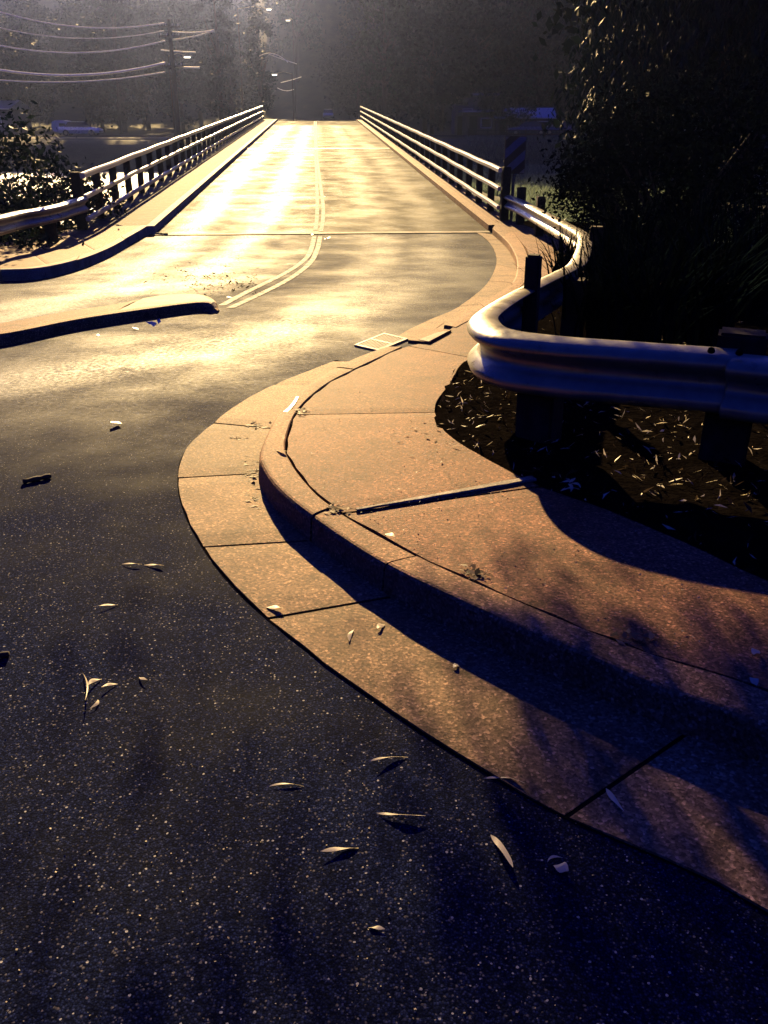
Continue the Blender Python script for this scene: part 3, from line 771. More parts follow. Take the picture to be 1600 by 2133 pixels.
one_leaf((768, 1600), (850, 1578), .006, .006, .008, 'thin pale leaf curling on the asphalt near the gutter edge')
one_leaf((1008, 1622), (1092, 1645), .007, .010, .010, 'arched tan leaf hooked over the outer edge of the gutter')
one_leaf((1262, 1643), (1299, 1698), .009, -.002, .004, 'slim cream leaf lying on the gutter beside its wide cracked joint', GL)
one_leaf((1022, 1740), (1068, 1820), .012, .003, .004, 'torn yellow leaf lying lengthwise on the asphalt near the gutter')
one_leaf((1152, 1806), (1184, 1824), .020, .001, .006, 'broad broken leaf scrap beside a curl of bark at lower right')
one_leaf((1140, 1805), (1172, 1788), .004, .006, .010, 'small curl of bark touching the broad broken leaf scrap', cat='bark')
one_leaf((768, 1935), (802, 1940), .006, .001, .003, 'tiny cream leaf fragment lowest on the asphalt')
one_leaf((184, 1436), (212, 1416), .009, .006, .010, 'curled cream leaf at the left of a small leaf cluster on the asphalt')
one_leaf((212, 1440), (246, 1426), .007, .004, .006, 'pinkish leaf at the right of the small leaf cluster on the asphalt')
one_leaf((186, 1480), (204, 1458), .006, -.008, .006, 'hook-shaped leaf below the small leaf cluster on the asphalt')
one_leaf((180, 1478), (172, 1402), .003, -.008, .006, 'long thin stalk beside the curled leaf cluster on the asphalt', cat='twig')
one_leaf((290, 1412), (308, 1424), .006, -.003, .004, 'small cream leaf scrap right of the leaf cluster on the asphalt')
one_leaf((206, 1269), (246, 1261), .006, .001, .004, 'slim cream leaf on the asphalt midway up the left side')
one_leaf((300, 1178), (342, 1184), .008, .002, .004, 'pale leaf with a dark tip, right one of two end to end on the asphalt')
one_leaf((254, 1176), (296, 1180), .006, -.004, .006, 'dull narrow leaf, left one of two end to end on the asphalt')
one_leaf((554, 1266), (590, 1274), .015, .001, .004, 'bright white leaf at the outer corner of the gutter joint', GL)
one_leaf((728, 1340), (738, 1312), .009, .005, .006, 'small crinkled cream leaf standing out on the gutter slab', GL)
one_leaf((786, 1316), (802, 1302), .013, .002, .008, 'folded tan leaf on the gutter beside the kerb shadow', GL)
one_leaf((945, 1396), (955, 1386), .012, 0, .008, 'tiny triangular leaf chip at the edge of the kerb shadow', GL)
one_leaf((1569, 1372), (1580, 1356), .016, .001, .010, 'pale leaf chip on the footpath close behind the kerb', KH)
one_leaf((1562, 1412), (1576, 1430), .014, .002, .008, 'pale pointed leaf chip on the kerb top at far right', KH)
one_leaf((598, 948), (575, 940), .012, .002, .006, 'small pale leaf resting on the kerb top at the bend', KH)
one_leaf((802, 1113), (822, 1126), .014, .002, .006, 'pale leaf on the footpath behind the kerb by the joint', KH)
for i, (x, y, a) in enumerate(((1180, 1010, .4), (1186, 1018, 1.4), (1194, 1024, -.4), (1176, 1026, 2.2), (1190, 1006, 1.9), (1199, 1015, .9))):
    dx, dy = 16 * math.cos(a), 9 * math.sin(a)
    one_leaf((x - dx, y - dy), (x + dx, y + dy), .010, .006, .016, 'curled leaf in the bright clump at the edge of the shaded footpath slab', KH)
# kerb paint tick
kk = catmull(pix([(594, 858), (603, 850), (613, 838), (620, 826)], KH + .003), 6); kq = normals2d(kk); mb = MB()
for i in range(len(kk) - 1):
    w = .012 * (1 - .5 * i / len(kk)); mb.quad(kk[i] - kq[i] * w, kk[i + 1] - kq[i + 1] * w, kk[i + 1] + kq[i + 1] * w, kk[i] + kq[i] * w)
mb.build('kerb_mark', M['white_paint'], kind='structure')
# sticks on the road
def stick(pa, pb, r_, label):
    a, b = P(*pa), P(*pb); m_ = (a + b) / 2; n_ = 6
    pts = [a.lerp(b, i / n_) - m_ + Vector((0, random.uniform(-.3, .3) * r_, r_)) for i in range(n_ + 1)]
    o = MB().tube(pts, [r_ * (.8 + random.uniform(0, .4)) for _ in pts], 7).build('fallen_stick', M['bark'], smooth_=True); o.location = m_; tag(o, label, 'stick')
stick((50, 1008), (106, 996), .012, 'short dark stick lying on the asphalt at the left')
stick((-20, 1373), (20, 1368), .010, 'dark stick end poking in at the left edge of the asphalt')
stick((325, 489), (350, 490), .02, 'dark stick lying at the foot of the left kerb by the deck joint')
# scatter helper: flat curled flakes
def flakes(name, pts, size, mat, kind='stuff', aspect=.22, tilt=.35, label=None, cat=None):
    pts = np.array(pts); n = len(pts); a = rng.uniform(0, 2 * math.pi, n); L_ = rng.uniform(size[0], size[1], n) / 2; w = L_ * rng.uniform(aspect * .5, aspect * 1.5, n)
    t1 = rng.normal(0, tilt, n); t2 = rng.normal(0, tilt, n)
    ux = np.stack([np.cos(a) * np.cos(t1), np.sin(a) * np.cos(t1), np.sin(t1)], 1); vx = np.stack([-np.sin(a) * np.cos(t2), np.cos(a) * np.cos(t2), np.sin(t2)], 1)
    up = np.array([0, 0, 1.]) * (L_ * .5 * abs(np.sin(t1)) + w * .5)[:, None]
    c = pts + up
    bow = vx * (L_ * rng.uniform(-.3, .3, n))[:, None]
    q = [c - ux * L_[:, None], c - vx * w[:, None] + bow, c + ux * L_[:, None], c + vx * w[:, None] + bow]
    v = np.stack(q, 1).reshape(-1, 3); f = [(4 * i, 4 * i + 1, 4 * i + 2, 4 * i + 3) for i in range(n)]
    o = mobj(name, v.tolist(), f, M[mat]); 
    if kind: o['kind'] = kind
    return tag(o, label, cat)
# leaf litter over the verge
pts = []
vr2 = resample(vb, 200)
def in_verge(x, y):
    i = min(range(0, 200, 2), key=lambda k: (vr2[k].x - x) ** 2 + (vr2[k].y - y) ** 2); q = vr2[i]; nnv = (vr2[min(i + 1, 199)] - vr2[max(i - 1, 0)])
    return ((x - q.x) * nnv.y - (y - q.y) * nnv.x) > -.0
while len(pts) < 4200:
    x = random.uniform(.3, 5.5); y = random.uniform(1.6, 11) if random.random() < .4 else random.uniform(2.2, 5.5)
    if in_verge(x, y): pts.append((x, y, verge_z(x, y) + random.uniform(0, .02)))
flakes('leaf_litter', pts, (.02, .075), 'litter', aspect=.2, tilt=.5)
flakes('leaf_litter', [p_ for p_ in random.sample(pts, 2900)], (.014, .065), 'dryleaf', aspect=.16, tilt=.45)
# litter in gutter angle and on slabs
pts = []
for (cx, cy, rx, ry, nn_, off) in ((528, 1000, 12, 40, 60, GL), (535, 1045, 22, 14, 40, GL), (505, 914, 18, 5, 40, GL), (535, 886, 20, 6, 50, GL), (515, 965, 14, 25, 20, GL), (1110, 540, 12, 22, 50, GL), (1070, 600, 20, 16, 60, KH), (700, 1062, 20, 8, 40, KH), (630, 858, 14, 5, 30, KH), (985, 1195, 25, 14, 40, KH), (1320, 1330, 40, 10, 30, KH), (880, 905, 60, 60, 30, KH)):
    for _ in range(nn_): pts.append(tuple(P(random.gauss(cx, rx * .6), random.gauss(cy, ry * .6), off)))
flakes('gutter_litter', pts, (.012, .045), 'litter_pale', aspect=.35, tilt=.15)
pts = [tuple(P(random.uniform(380, 540), random.gauss(590, 12))) for _ in range(160)] + [tuple(P(random.uniform(300, 520), random.gauss(575, 16))) for _ in range(60)]
flakes('road_litter', pts, (.03, .08), 'litter', aspect=.4, tilt=.3)
pts = [tuple(P(x, y)) for x, y in ((318, 680), (325, 676), (332, 673), (313, 677), (205, 700), (283, 687), (678, 498), (640, 495), (650, 490), (685, 497), (650, 412), (710, 402), (676, 411), (478, 622), (240, 887))]
flakes('road_litter', pts, (.06, .11), 'white_paint', aspect=.5, tilt=.2)
# grit on the asphalt and slabs
pts = []
for _ in range(900):
    py = random.uniform(840, 2130); px = random.uniform(0, 1600); q = P(px, py)
    on_asphalt = q.x < -.45 or py > 1300 + (px - 560) * .58
    pts.append((q.x, q.y, q.z + (.001 if on_asphalt else .008)))
oc_ = resample(outer, 300)
def on_road(x, y):
    i = min(range(299), key=lambda k: (oc_[k].x - x) ** 2 + (oc_[k].y - y) ** 2); q = oc_[i]; e_ = oc_[i + 1] - oc_[i]
    return ((x - q.x) * e_.y - (y - q.y) * e_.x) < 0
pts = [p_ for p_ in pts if on_road(p_[0], p_[1])]
flakes('road_grit', pts, (.003, .006), 'grit', aspect=.9, tilt=.3)
pts = [tuple(P(random.uniform(560, 1500), random.uniform(770, 1350), KH) + Vector((0, 0, .001))) for _ in range(1500)]
kc_ = resample(kb2, 300)
def on_path(x, y):
    i = min(range(299), key=lambda k: (kc_[k].x - x) ** 2 + (kc_[k].y - y) ** 2); q = kc_[i]; e_ = kc_[i + 1] - kc_[i]
    return ((x - q.x) * e_.y - (y - q.y) * e_.x) > .0002 and not in_verge(x, y)
pts = [p_ for p_ in pts if on_path(p_[0], p_[1])]
flakes('path_grit', pts, (.003, .010), 'grit', aspect=.6, tilt=.4)

# ---------------------------------------------------------------- vegetation
def leaves_np(centers, size, stretch=1.0, droop=None, seed=0):
    r_ = np.random.default_rng(seed); n = len(centers)
    a = r_.normal(size=(n, 3)); a /= np.linalg.norm(a, axis=1)[:, None]
    if droop is not None: a = a * (1 - droop) + np.array([0, 0, -1.]) * droop; a /= np.linalg.norm(a, axis=1)[:, None]
    b = np.cross(a, r_.normal(size=(n, 3))); b /= np.linalg.norm(b, axis=1)[:, None]
    L_ = r_.uniform(size * .6, size * 1.4, n)[:, None]; w = L_ / stretch
    q = [centers - a * L_ * .5, centers + b * w * .5, centers + a * L_ * .5, centers - b * w * .5]
    return np.stack(q, 1).reshape(-1, 3)
def quads(n): return [(4 * i, 4 * i + 1, 4 * i + 2, 4 * i + 3) for i in range(n)]
def crown_pts(rx, rz, cz, clumps, per, cr, seed, flat=.6):
    r_ = np.random.default_rng(seed); out = []
    for _ in range(clumps):
        d = r_.normal(size=3); d /= np.linalg.norm(d); rad = r_.uniform(.45, 1.0) ** .6
        c = d * rad * np.array([rx, rx, rz]) + np.array([0, 0, cz]); k = r_.uniform(.6, 1.3)
        p_ = r_.normal(size=(per, 3)) * np.array([cr, cr, cr * flat]) * k * .55 + c; out.append(p_)
    return np.concatenate(out)
def make_tree(name, h, rx, seed, leafm, label, group, clumps=34, per=90, size=.42, cr=1.4, trunk_h=.45, stretch=1.6):
    e = empty(name, (0, 0, 0), label, 'tree', group); rnd = random.Random(seed)
    mb = MB(); mb.tube([(0, 0, -.6), (rnd.uniform(-.2, .2), 0, h * .25), (rnd.uniform(-.4, .4), rnd.uniform(-.3, .3), h * .55), (0, 0, h * .8)], [h * .022, h * .017, h * .011, h * .004], 8)
    for k in range(6):
        a = rnd.uniform(0, 6.28); z = h * rnd.uniform(.3, .6); L_ = rx * rnd.uniform(.5, .85)
        mb.tube([(0, 0, z), (math.cos(a) * L_ * .5, math.sin(a) * L_ * .5, z + h * .08), (math.cos(a) * L_, math.sin(a) * L_, z + h * .2)], [h * .008, h * .005, h * .002], 5)
    mb.build('trunk', M['bark'], e, smooth_=True)
    rz = h * (1 - trunk_h) / 2; cp = crown_pts(rx, rz, h - rz, clumps, per, cr, seed)
    mobj('crown', leaves_np(cp, size, stretch, seed=seed).tolist(), quads(len(cp)), M[leafm], e)
    return e
def dup(src, loc, rz, s, label=None, group=None):
    r_ = src.copy(); C.objects.link(r_); r_.location = loc; r_.rotation_euler = (0, 0, rz); r_.scale = (s, s, s * random.uniform(.9, 1.15))
    if label: r_['label'] = label
    if group: r_['group'] = group
    for ch in src.children:
        c = ch.copy(); C.objects.link(c); c.parent = r_
    return r_
HG = 'trees covering the far hillside'
protos = [make_tree('hillside_tree', 15, 5.0, 11, 'leafA', 'dark broad-crowned tree in the mass on the hillside', HG, size=.55, trunk_h=.12, clumps=46, per=80),
          make_tree('hillside_tree', 18, 4.2, 12, 'leafB', 'tall mid-green tree in the mass on the hillside', HG, size=.55, trunk_h=.15, clumps=46, per=80),
          make_tree('hillside_tree', 13, 5.2, 13, 'leafC', 'olive-toned spreading tree in the mass on the hillside', HG, size=.55, trunk_h=.12, clumps=46, per=80),
          make_tree('hillside_tree', 17, 2.2, 14, 'leafA', 'narrow dark columnar tree in the mass on the hillside', HG, size=.4, cr=.8, trunk_h=.15)]
used = [False] * 4; cand = []
k = 0
for row, (d, nrow, jit) in enumerate(((140, 19, 4), (156, 19, 5), (176, 19, 6), (200, 19, 8), (232, 18, 10), (262, 16, 8))):
    for i in range(nrow):
        az = R(-27 + 54 * (i + random.uniform(.2, .8)) / nrow); dd = d + random.uniform(-jit, jit)
        x, y = dd * math.tan(az), dd
        s_, t_ = st(x, y)
        if abs(s_) < 5.5 and t_ < 172: continue
        pi_ = random.choices(range(4), (4, 3, 3, 1.3))[0]; sc_ = random.uniform(.85, 1.25)
        loc = (x, y, ground_z(x, y) - .2); rz = random.uniform(0, 6.28)
        if not used[pi_]:
            used[pi_] = True; protos[pi_].location = loc; protos[pi_].rotation_euler = (0, 0, rz); protos[pi_].scale = (sc_,) * 3
        else: dup(protos[pi_], loc, rz, sc_)
# trees in the valley beyond the river, each placed by where it stands
VG = 'valley trees beyond the river'
def vtree(src, px, d, s, label, dz=0):
    x = (px - 800) / (F / math.cos(PITCH)) * d; dup(src, (x, d, ground_z(x, d) - .2 + dz), random.uniform(0, 6.28), s, label, VG)
vtree(protos[3], 462, 118, 1.0, 'dark columnar tree behind the far end of the left railing')
vtree(protos[3], 545, 122, .9, 'second dark columnar tree, nearest left of the far road')
vtree(protos[0], 60, 122, .75, 'round dark tree behind the power lines at far left')
vtree(protos[2], 250, 125, .8, 'olive tree behind the parked sedan beyond the river')
vtree(protos[0], 380, 130, .9, 'broad dark tree behind the timber power pole')
vtree(protos[1], 800, 120, .85, 'mid-green tree just right of the far end of the right railing')
vtree(protos[2], 745, 138, .7, 'olive tree beside the far road right of the distant car')
vtree(protos[0], 900, 112, .9, 'broad dark tree left of the flat-roofed house beyond the river')
vtree(protos[0], 1240, 110, .9, 'dark tree right of the long shed beyond the river')
vtree(protos[2], 1400, 104, .9, 'olive tree beyond the river behind the reeds at right')
rb = make_tree('round_tree', 5.2, 3.4, 31, 'leafB', 'small round green tree growing behind the long shed', VG, clumps=40, per=80, size=.3, cr=.9, trunk_h=.15)
rb.location = (9.9, 77 + 35, 0); x = (1066 - 800) / (F / math.cos(PITCH)) * 112; rb.location = (x, 112, .9)
rb.location.z = ground_z(x, 112) - .1; rb.scale = (1.05, 1.05, 1.25)

# big overhanging weeping tree on the right bank
def weeping(name, loc, h, spread, cx, cy, n_str, seed, label, cat='tree', zlo=.25, leaf='leafW', cz=.72):
    rnd = random.Random(seed); e = empty(name, loc, label, cat); mb = MB()
    mb.tube([(0, 0, -1), (.1, 0, h * .2), (-.2, .1, h * .42), (cx * .3, cy * .3, h * .6)], [.42, .34, .26, .16], 10)
    for k in range(14):
        a = 6.28 * k / 14 + rnd.uniform(-.2, .2); L_ = spread * rnd.uniform(.5, .9)
        p0 = Vector((-.1, .05, h * rnd.uniform(.3, .5))); p2 = Vector((cx + math.cos(a) * L_, cy + math.sin(a) * L_, h * rnd.uniform(.7, .95)))
        mb.tube([p0, p0.lerp(p2, .5) + Vector((0, 0, h * .08)), p2], [.14, .08, .02], 6)
    mb.build('trunk', M['bark'], e, smooth_=True)
    cs = []
    for k in range(n_str):
        a = rnd.uniform(0, 6.28); rr = spread * math.sqrt(rnd.random()); zt = h * (cz + .26 * (1 - (rr / spread) ** 2) * rnd.uniform(.4, 1)); L_ = rnd.uniform(.12, .42) * h * (.5 + .5 * rr / spread)
        zb = max(h * zlo * rnd.uniform(.5, 1.2), zt - L_); m_ = int((zt - zb) / .13) + 1
        sx, sy = -.22 + rnd.uniform(-.1, .1), rnd.uniform(-.1, .1)
        for i in range(m_):
            u = i / m_; z = zt + (zb - zt) * u
            cs.append((cx + rr * math.cos(a) + sx * (zt - z) + rnd.gauss(0, .07), cy + rr * math.sin(a) + sy * (zt - z) + rnd.gauss(0, .07), z))
    cs = np.array(cs)
    mobj('crown', leaves_np(cs, .26, 4.0, droop=.6, seed=seed).tolist(), quads(len(cs)), M[leaf], e)
    return e
weeping('weeping_tree', (13.2, 27, -2.2), 14.5, 7.4, .2, 0, 2600, 41, 'large weeping tree with trailing foliage over the right bank', zlo=.2, cz=.55)
weeping('weeping_tree', (20.5, 37, -2.2), 15, 7.5, .2, 0, 1800, 43, 'second weeping tree standing behind the large one', zlo=.12, cz=.55)
for i_, (px_, d_, s_, lab_) in enumerate(((1330, 34, .8, 'dense dark tree filling the view behind the large weeping tree'), (1500, 31, .85, 'dense dark tree near the right edge behind the bushes'), (1640, 36, .95, 'tall dark tree cut by the right edge beyond the weeping trees'), (1440, 44, .9, 'dark tree standing between the two weeping trees, farther back'))):
    x = (px_ - 800) / (F / math.cos(PITCH)) * d_; tr_ = dup(protos[0], (x, d_, ground_z(x, d_) - .3), i_ * 1.3, s_ * .85, lab_, 'dark trees on the right bank')
# unseen tree added right of the frame, its bough shaped to shade the near corner
ot = empty('added_shade_tree', (5.2, 11.6, verge_z(5.2, 11.6) - .2), 'unseen leaning tree added beyond the right edge, its bough shading the corner', 'tree'); oo = ot.location.copy()
MB().tube([(0, 0, -.4), (.1, -.1, 1.5), (-.3, -.3, 3.2), (-.8, -.6, 4.9)], [.17, .14, .12, .09], 10).build('trunk', M['bark'], ot, smooth_=True)
bg_ = MB(); tips = [Vector(q) - oo for q in ((1.9, 9.6, 4.35), (.8, 9.0, 4.0), (.2, 10.2, 4.3), (2.2, 8.6, 3.9), (-.6, 9.4, 4.1), (1.2, 10.4, 4.5), (.2, 8.3, 3.8))]
bg_.tube([(-.3, -.3, 3.2), (-1.8, -.9, 4.1), (-3.2, -1.8, 4.5)], [.09, .06, .04], 7)
for q in tips: bg_.tube([(-1.8, -.9, 4.1), Vector((-3.0, -1.5, 4.5)).lerp(q, .4) + Vector((0, 0, .2)), q], [.03, .018, .006], 5)
bg_.build('branches', M['bark'], ot)
rr_ = random.Random(91); cs = []
tw = [(rr_.uniform(-1.4, 2.9), rr_.uniform(-1.6, 2.0)) for _ in range(620)]  # ground spots to shade; the added foliage is lifted from them sunward
tw += [(rr_.uniform(.45, 2.8), rr_.uniform(-.8, 1.7)) for _ in range(170)]
for gi_, (gx_, gy_) in enumerate(tw):
    if gi_ < 620 and rr_.random() > .06 + 1.0 * smooth(-1.0, 1.3, gx_ - gy_ * .75 + .9): continue
    kk_ = rr_.uniform(8.2, 10.0)
    for _ in range(26):
        cs.append((gx_ - .167 * kk_ + rr_.gauss(0, .16), gy_ + .986 * kk_ + rr_.gauss(0, .16), kk_ * math.tan(SUN_EL) + rr_.gauss(0, .10)))
cs = np.array(cs) - np.array(oo)
mobj('crown', leaves_np(cs, .11, 4.0, droop=.45, seed=92).tolist(), quads(len(cs)), M['leafA'], ot)
def bush(name, loc, r_, hz, n, size, leaf, label, seed, stretch=2.2, cr=.35, group=None, cat='bush'):
    e = empty(name, loc, label, cat, group); rnd = random.Random(seed); mb = MB()
    for k in range(7):
        a = rnd.uniform(0, 6.28); q = r_ * .6
        mb.tube([(0, 0, -.4), (math.cos(a) * q * .4, math.sin(a) * q * .4, hz * .4), (math.cos(a) * q, math.sin(a) * q, hz * .8)], [.04, .025, .01], 5)
    mb.build('stem', M['bark'], e)
    cp = crown_pts(r_, hz / 2, hz / 2, max(10, n // 70), 70, cr, seed, flat=.9); cp = cp[cp[:, 2] > -.3]
    mobj('foliage', leaves_np(cp, size, stretch, seed=seed).tolist(), quads(len(cp)), M[leaf], e); return e
def bush_at(px, d, r_, hz, n, size, leaf, label, seed, name='bush', dz=0, **kw):
    x = (px - 800) / (F / math.cos(PITCH)) * d; z = ground_z(x, d) if d > 18 else (verge_z(x, d) - .1 if x > 0 else gz(x, d) - .1 - 1.3 * smooth(-7, -13, st(x, d)[0]))
    return bush(name, (x, d, z + dz), r_, hz, n, size, leaf, label, seed, **kw)
bush_at(35, 19.5, 1.7, 2.6, 5200, .13, 'leafA', 'large dark bush behind the guard rail at far left', 51, dz=.1)
bush_at(118, 20.5, 1.1, 1.75, 3000, .12, 'leafA', 'dark bush between the largest bush and the left railing end', 52, dz=.2)
bush_at(-90, 17.5, 1.5, 2.5, 3000, .13, 'leafB', 'leafy bush cut by the left edge behind the guard rail', 53)
bush_at(182, 24, 1.2, 2.4, 2600, .13, 'leafC', 'reddish olive bush just behind the start of the left railing', 54, dz=.9)
bush_at(240, 26, 1.0, 2.2, 1800, .13, 'leafC', 'small olive bush seen over the left railing posts', 58, dz=.9)
bush_at(20, 15.6, .5, .5, 900, .1, 'leafB', 'low pale-leaved plant under the left guard rail', 55)
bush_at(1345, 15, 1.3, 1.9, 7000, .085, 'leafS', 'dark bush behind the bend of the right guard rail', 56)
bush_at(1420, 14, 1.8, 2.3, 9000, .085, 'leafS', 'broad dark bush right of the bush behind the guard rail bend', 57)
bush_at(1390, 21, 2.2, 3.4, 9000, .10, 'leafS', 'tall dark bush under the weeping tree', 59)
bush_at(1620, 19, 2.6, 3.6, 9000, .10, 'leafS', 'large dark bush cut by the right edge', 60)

def strap_clump(loc, n, h, spread, label, seed, leaf='leafS', w=.022):
    rnd = random.Random(seed); v = []; f = []
    for k in range(n):
        a = rnd.uniform(0, 6.28); L_ = h * rnd.uniform(.6, 1.1); out = spread * rnd.uniform(.2, 1); b0 = len(v); m_ = 6
        px, py = rnd.gauss(0, .09), rnd.gauss(0, .09); tx, ty = -math.sin(a), math.cos(a)
        for i in range(m_):
            u = i / (m_ - 1); r_ = out * u ** 1.6; z = L_ * (u - .38 * u ** 2.6 * (out / spread)); ww = w * (1 - u ** 2) * .5 + .001
            cx, cy = px + math.cos(a) * r_, py + math.sin(a) * r_
            v += [(cx - tx * ww, cy - ty * ww, z), (cx + tx * ww, cy + ty * ww, z)]
        for i in range(m_ - 1): f.append((b0 + 2 * i, b0 + 2 * i + 1, b0 + 2 * i + 3, b0 + 2 * i + 2))
    o = mobj('strap_leaf_plant', v, f, M[leaf]); o.location = loc; return tag(o, label, 'plant', 'strap-leaved plants behind the guard rail')
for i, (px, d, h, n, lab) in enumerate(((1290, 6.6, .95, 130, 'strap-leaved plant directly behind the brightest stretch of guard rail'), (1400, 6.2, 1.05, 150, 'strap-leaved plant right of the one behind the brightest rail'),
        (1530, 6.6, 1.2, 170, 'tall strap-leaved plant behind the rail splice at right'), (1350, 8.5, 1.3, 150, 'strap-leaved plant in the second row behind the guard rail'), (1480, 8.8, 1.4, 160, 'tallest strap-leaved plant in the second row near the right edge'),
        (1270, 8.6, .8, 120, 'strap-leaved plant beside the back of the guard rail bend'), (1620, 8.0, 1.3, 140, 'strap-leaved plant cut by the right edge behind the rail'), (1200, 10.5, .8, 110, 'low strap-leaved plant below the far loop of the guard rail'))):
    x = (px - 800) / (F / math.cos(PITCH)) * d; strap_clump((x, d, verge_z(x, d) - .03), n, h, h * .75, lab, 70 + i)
# grass on the right bank, sunlit
def grass(name, x0, x1, y0, y1, n, h, mat, seed, fat=1.0):
    r_ = np.random.default_rng(seed); x = r_.uniform(x0, x1, n); y = r_.uniform(y0, y1, n)
    z = np.array([ground_z(a, b) for a, b in zip(x, y)]); keep = z > WATER - .1; x, y, z = x[keep], y[keep], z[keep]; n = len(x)
    a = r_.uniform(0, 6.28, n); hh = r_.uniform(.4, 1.3, n) * h; w = (.02 + .02 * r_.random(n)) * fat; lx = r_.normal(0, .35, n) * hh; ly = r_.normal(0, .35, n) * hh
    c, s = np.cos(a) * w, np.sin(a) * w
    v = np.stack([np.stack([x - c, y - s, z], 1), np.stack([x + c, y + s, z], 1), np.stack([x + lx, y + ly, z + hh], 1)], 1).reshape(-1, 3)
    o = mobj(name, v.tolist(), [(3 * i, 3 * i + 1, 3 * i + 2) for i in range(n)], M[mat]); o['kind'] = 'stuff'; return o
grass('grass', 3.0, 9.5, 15.5, 34, 26000, .2, 'grass', 80)
grass('grass', 5, 17, 34, 77, 34000, .34, 'grass', 83, 2.0)
grass('grass', 8, 28, 84, 96, 12000, .35, 'grass', 81)
grass('grass', -12, -5, 19, 28, 12000, .25, 'grass', 82)

# ---------------------------------------------------------------- far bank: paths, walls
def sheet(name, x0, x1, y0, y1, off, mat, nx_=30, ny_=4, zf=ground_z):
    v = [(x0 + (x1 - x0) * i / nx_, y0 + (y1 - y0) * j / ny_, 0) for j in range(ny_ + 1) for i in range(nx_ + 1)]
    v = [(x, y, zf(x, y) + off) for x, y, _ in v]; w = nx_ + 1
    return mobj(name, v, [(j * w + i, j * w + i + 1, (j + 1) * w + i + 1, (j + 1) * w + i) for j in range(ny_) for i in range(nx_)], mat, kind='structure')
flat = lambda x, y: BANK
sheet('river_road', -75, -13, 99, 106, .16, M['bridge_asphalt'], zf=flat)
sheet('river_path', -75, -16, 93.2, 95.5, .14, M['pale_concrete'], zf=flat)
sheet('river_road', 3, 60, 100, 107, .16, M['asphalt'], zf=flat)
# lit ledge at the foot of the right far bank
mb = MB(); mb.box((14.5, 78.2, -2.5), (19, .7, .8), bev=.05); o = mb.build('river_wall', M['pale_concrete']); tag(o, 'long low concrete ledge beyond the sunlit grass on the right bank', 'wall')

# ---------------------------------------------------------------- power pole, wires, lamps
def X(px, d): return (px - 800) / (F / math.cos(PITCH)) * d
def at(px, py, d): return PD(px, py, d)
PDp = 90.
pt = at(352, 40, PDp); gzp = ground_z(pt.x, PDp)
pole = empty('power_pole', (pt.x, PDp, gzp), 'tall timber power pole with cross-arms beyond the left railing', 'power pole'); hp = pt.z - gzp
MB().tube([(0, 0, -.5), (0, 0, hp)], [.24, .17], 10).build('shaft', M['wood'], pole)
o_ = Vector((pt.x, PDp, gzp))
for pyl in (56, 76, 138):
    z = at(350, pyl, PDp).z - gzp; MB().box((0, -.2, z), (2.0, .12, .14)).build('cross_arm', M['wood'], pole)
    for xx in (-.8, -.3, .3, .8): MB().tube([(xx, -.2, z + .07), (xx, -.2, z + .25)], [.05, .035], 6).build('insulator', M['white_paint'], pole)
M['wire'] = simple('power_cable', (.9, .88, .84), .6, .9)
def wire(px3, r_, label, d0=PDp, extra=None):
    q = [at(x, y, d0 if i == len(px3) - 1 or True else d0) for i, (x, y) in enumerate(px3)]
    X_ = np.array([p_.x for p_ in q]); Z_ = np.array([p_.z for p_ in q]); co = np.polyfit(X_, Z_, 2)
    xs_ = np.linspace(X_.min() - (extra or 0), X_.max(), 40); pts = [Vector((x, d0, np.polyval(co, x))) for x in xs_]
    m_ = pts[-1].copy(); o = MB().tube([p_ - m_ for p_ in pts], r_ * 2.1, 8).build('power_cable', M['wire'], smooth_=True); o.location = m_
    return tag(o, label, 'cable', 'power cables')
wire([(0, 25), (150, 55), (342, 48)], .028, 'highest power cable running off the left side of the pole', extra=8)
wire([(0, 58), (170, 80), (342, 64)], .018, 'faint thin power cable, second from the top, left of the pole', extra=8)
wire([(0, 95), (170, 110), (344, 85)], .03, 'middle power cable of five left of the pole', extra=8)
wire([(0, 146), (150, 157), (344, 131)], .05, 'thick bright power cable, fourth down left of the pole', extra=8)
wire([(0, 167), (120, 171.5), (344, 150)], .03, 'lowest power cable left of the pole, just under the thick one', extra=8)
wire([(358, 66), (400, 68), (446, 63)], .025, 'short upper cable running right from the pole')
wire([(358, 83), (400, 77), (446, 64)], .025, 'short rising cable running right from the pole, meeting the upper one')
wire([(335, 104), (370, 107), (408, 109)], .025, 'nearly level cable crossing behind the pole at mid height')
wire([(366, 139), (390, 141), (416, 141)], .04, 'bright level cable right of the pole below its lowest cross-arm')
M['lamp'] = None
m_, nt_, N_, L_, b_ = newmat('lamp_lens'); b_.inputs['Base Color'].default_value = (.9, .88, .8, 1); b_.inputs['Emission Color'].default_value = (1, .9, .7, 1); b_.inputs['Emission Strength'].default_value = 1.6; M['lamp'] = m_  # lens emission stands in for sun glinting on the lamp heads
def lamp(px_pole, d, head_px, head_py, label, arm=1):
    p_ = at(head_px, head_py, d); x = X(px_pole, d); z0 = ground_z(x, d); z = p_.z - z0
    e = empty('street_lamp', (x, d, z0), label, 'street lamp', 'street lamps beyond the bridge')
    MB().tube([(0, 0, -.3), (0, 0, z * .5), (0, 0, z + .1)], [.09, .07, .05], 8).build('pole', M['wood'], e)
    dx = p_.x - x; MB().tube([(0, 0, z + .05), (dx * .5, 0, z + .28), (dx * .9, 0, z + .12)], [.05, .04, .04], 6).build('arm', M['galv'], e)
    MB().box((dx, 0, z + .06), (.85, .35, .14), bev=.05).build('head', M['galv'], e); MB().box((dx, 0, z - .05), (.6, .3, .1), bev=.04).build('lens', M['lamp'], e)
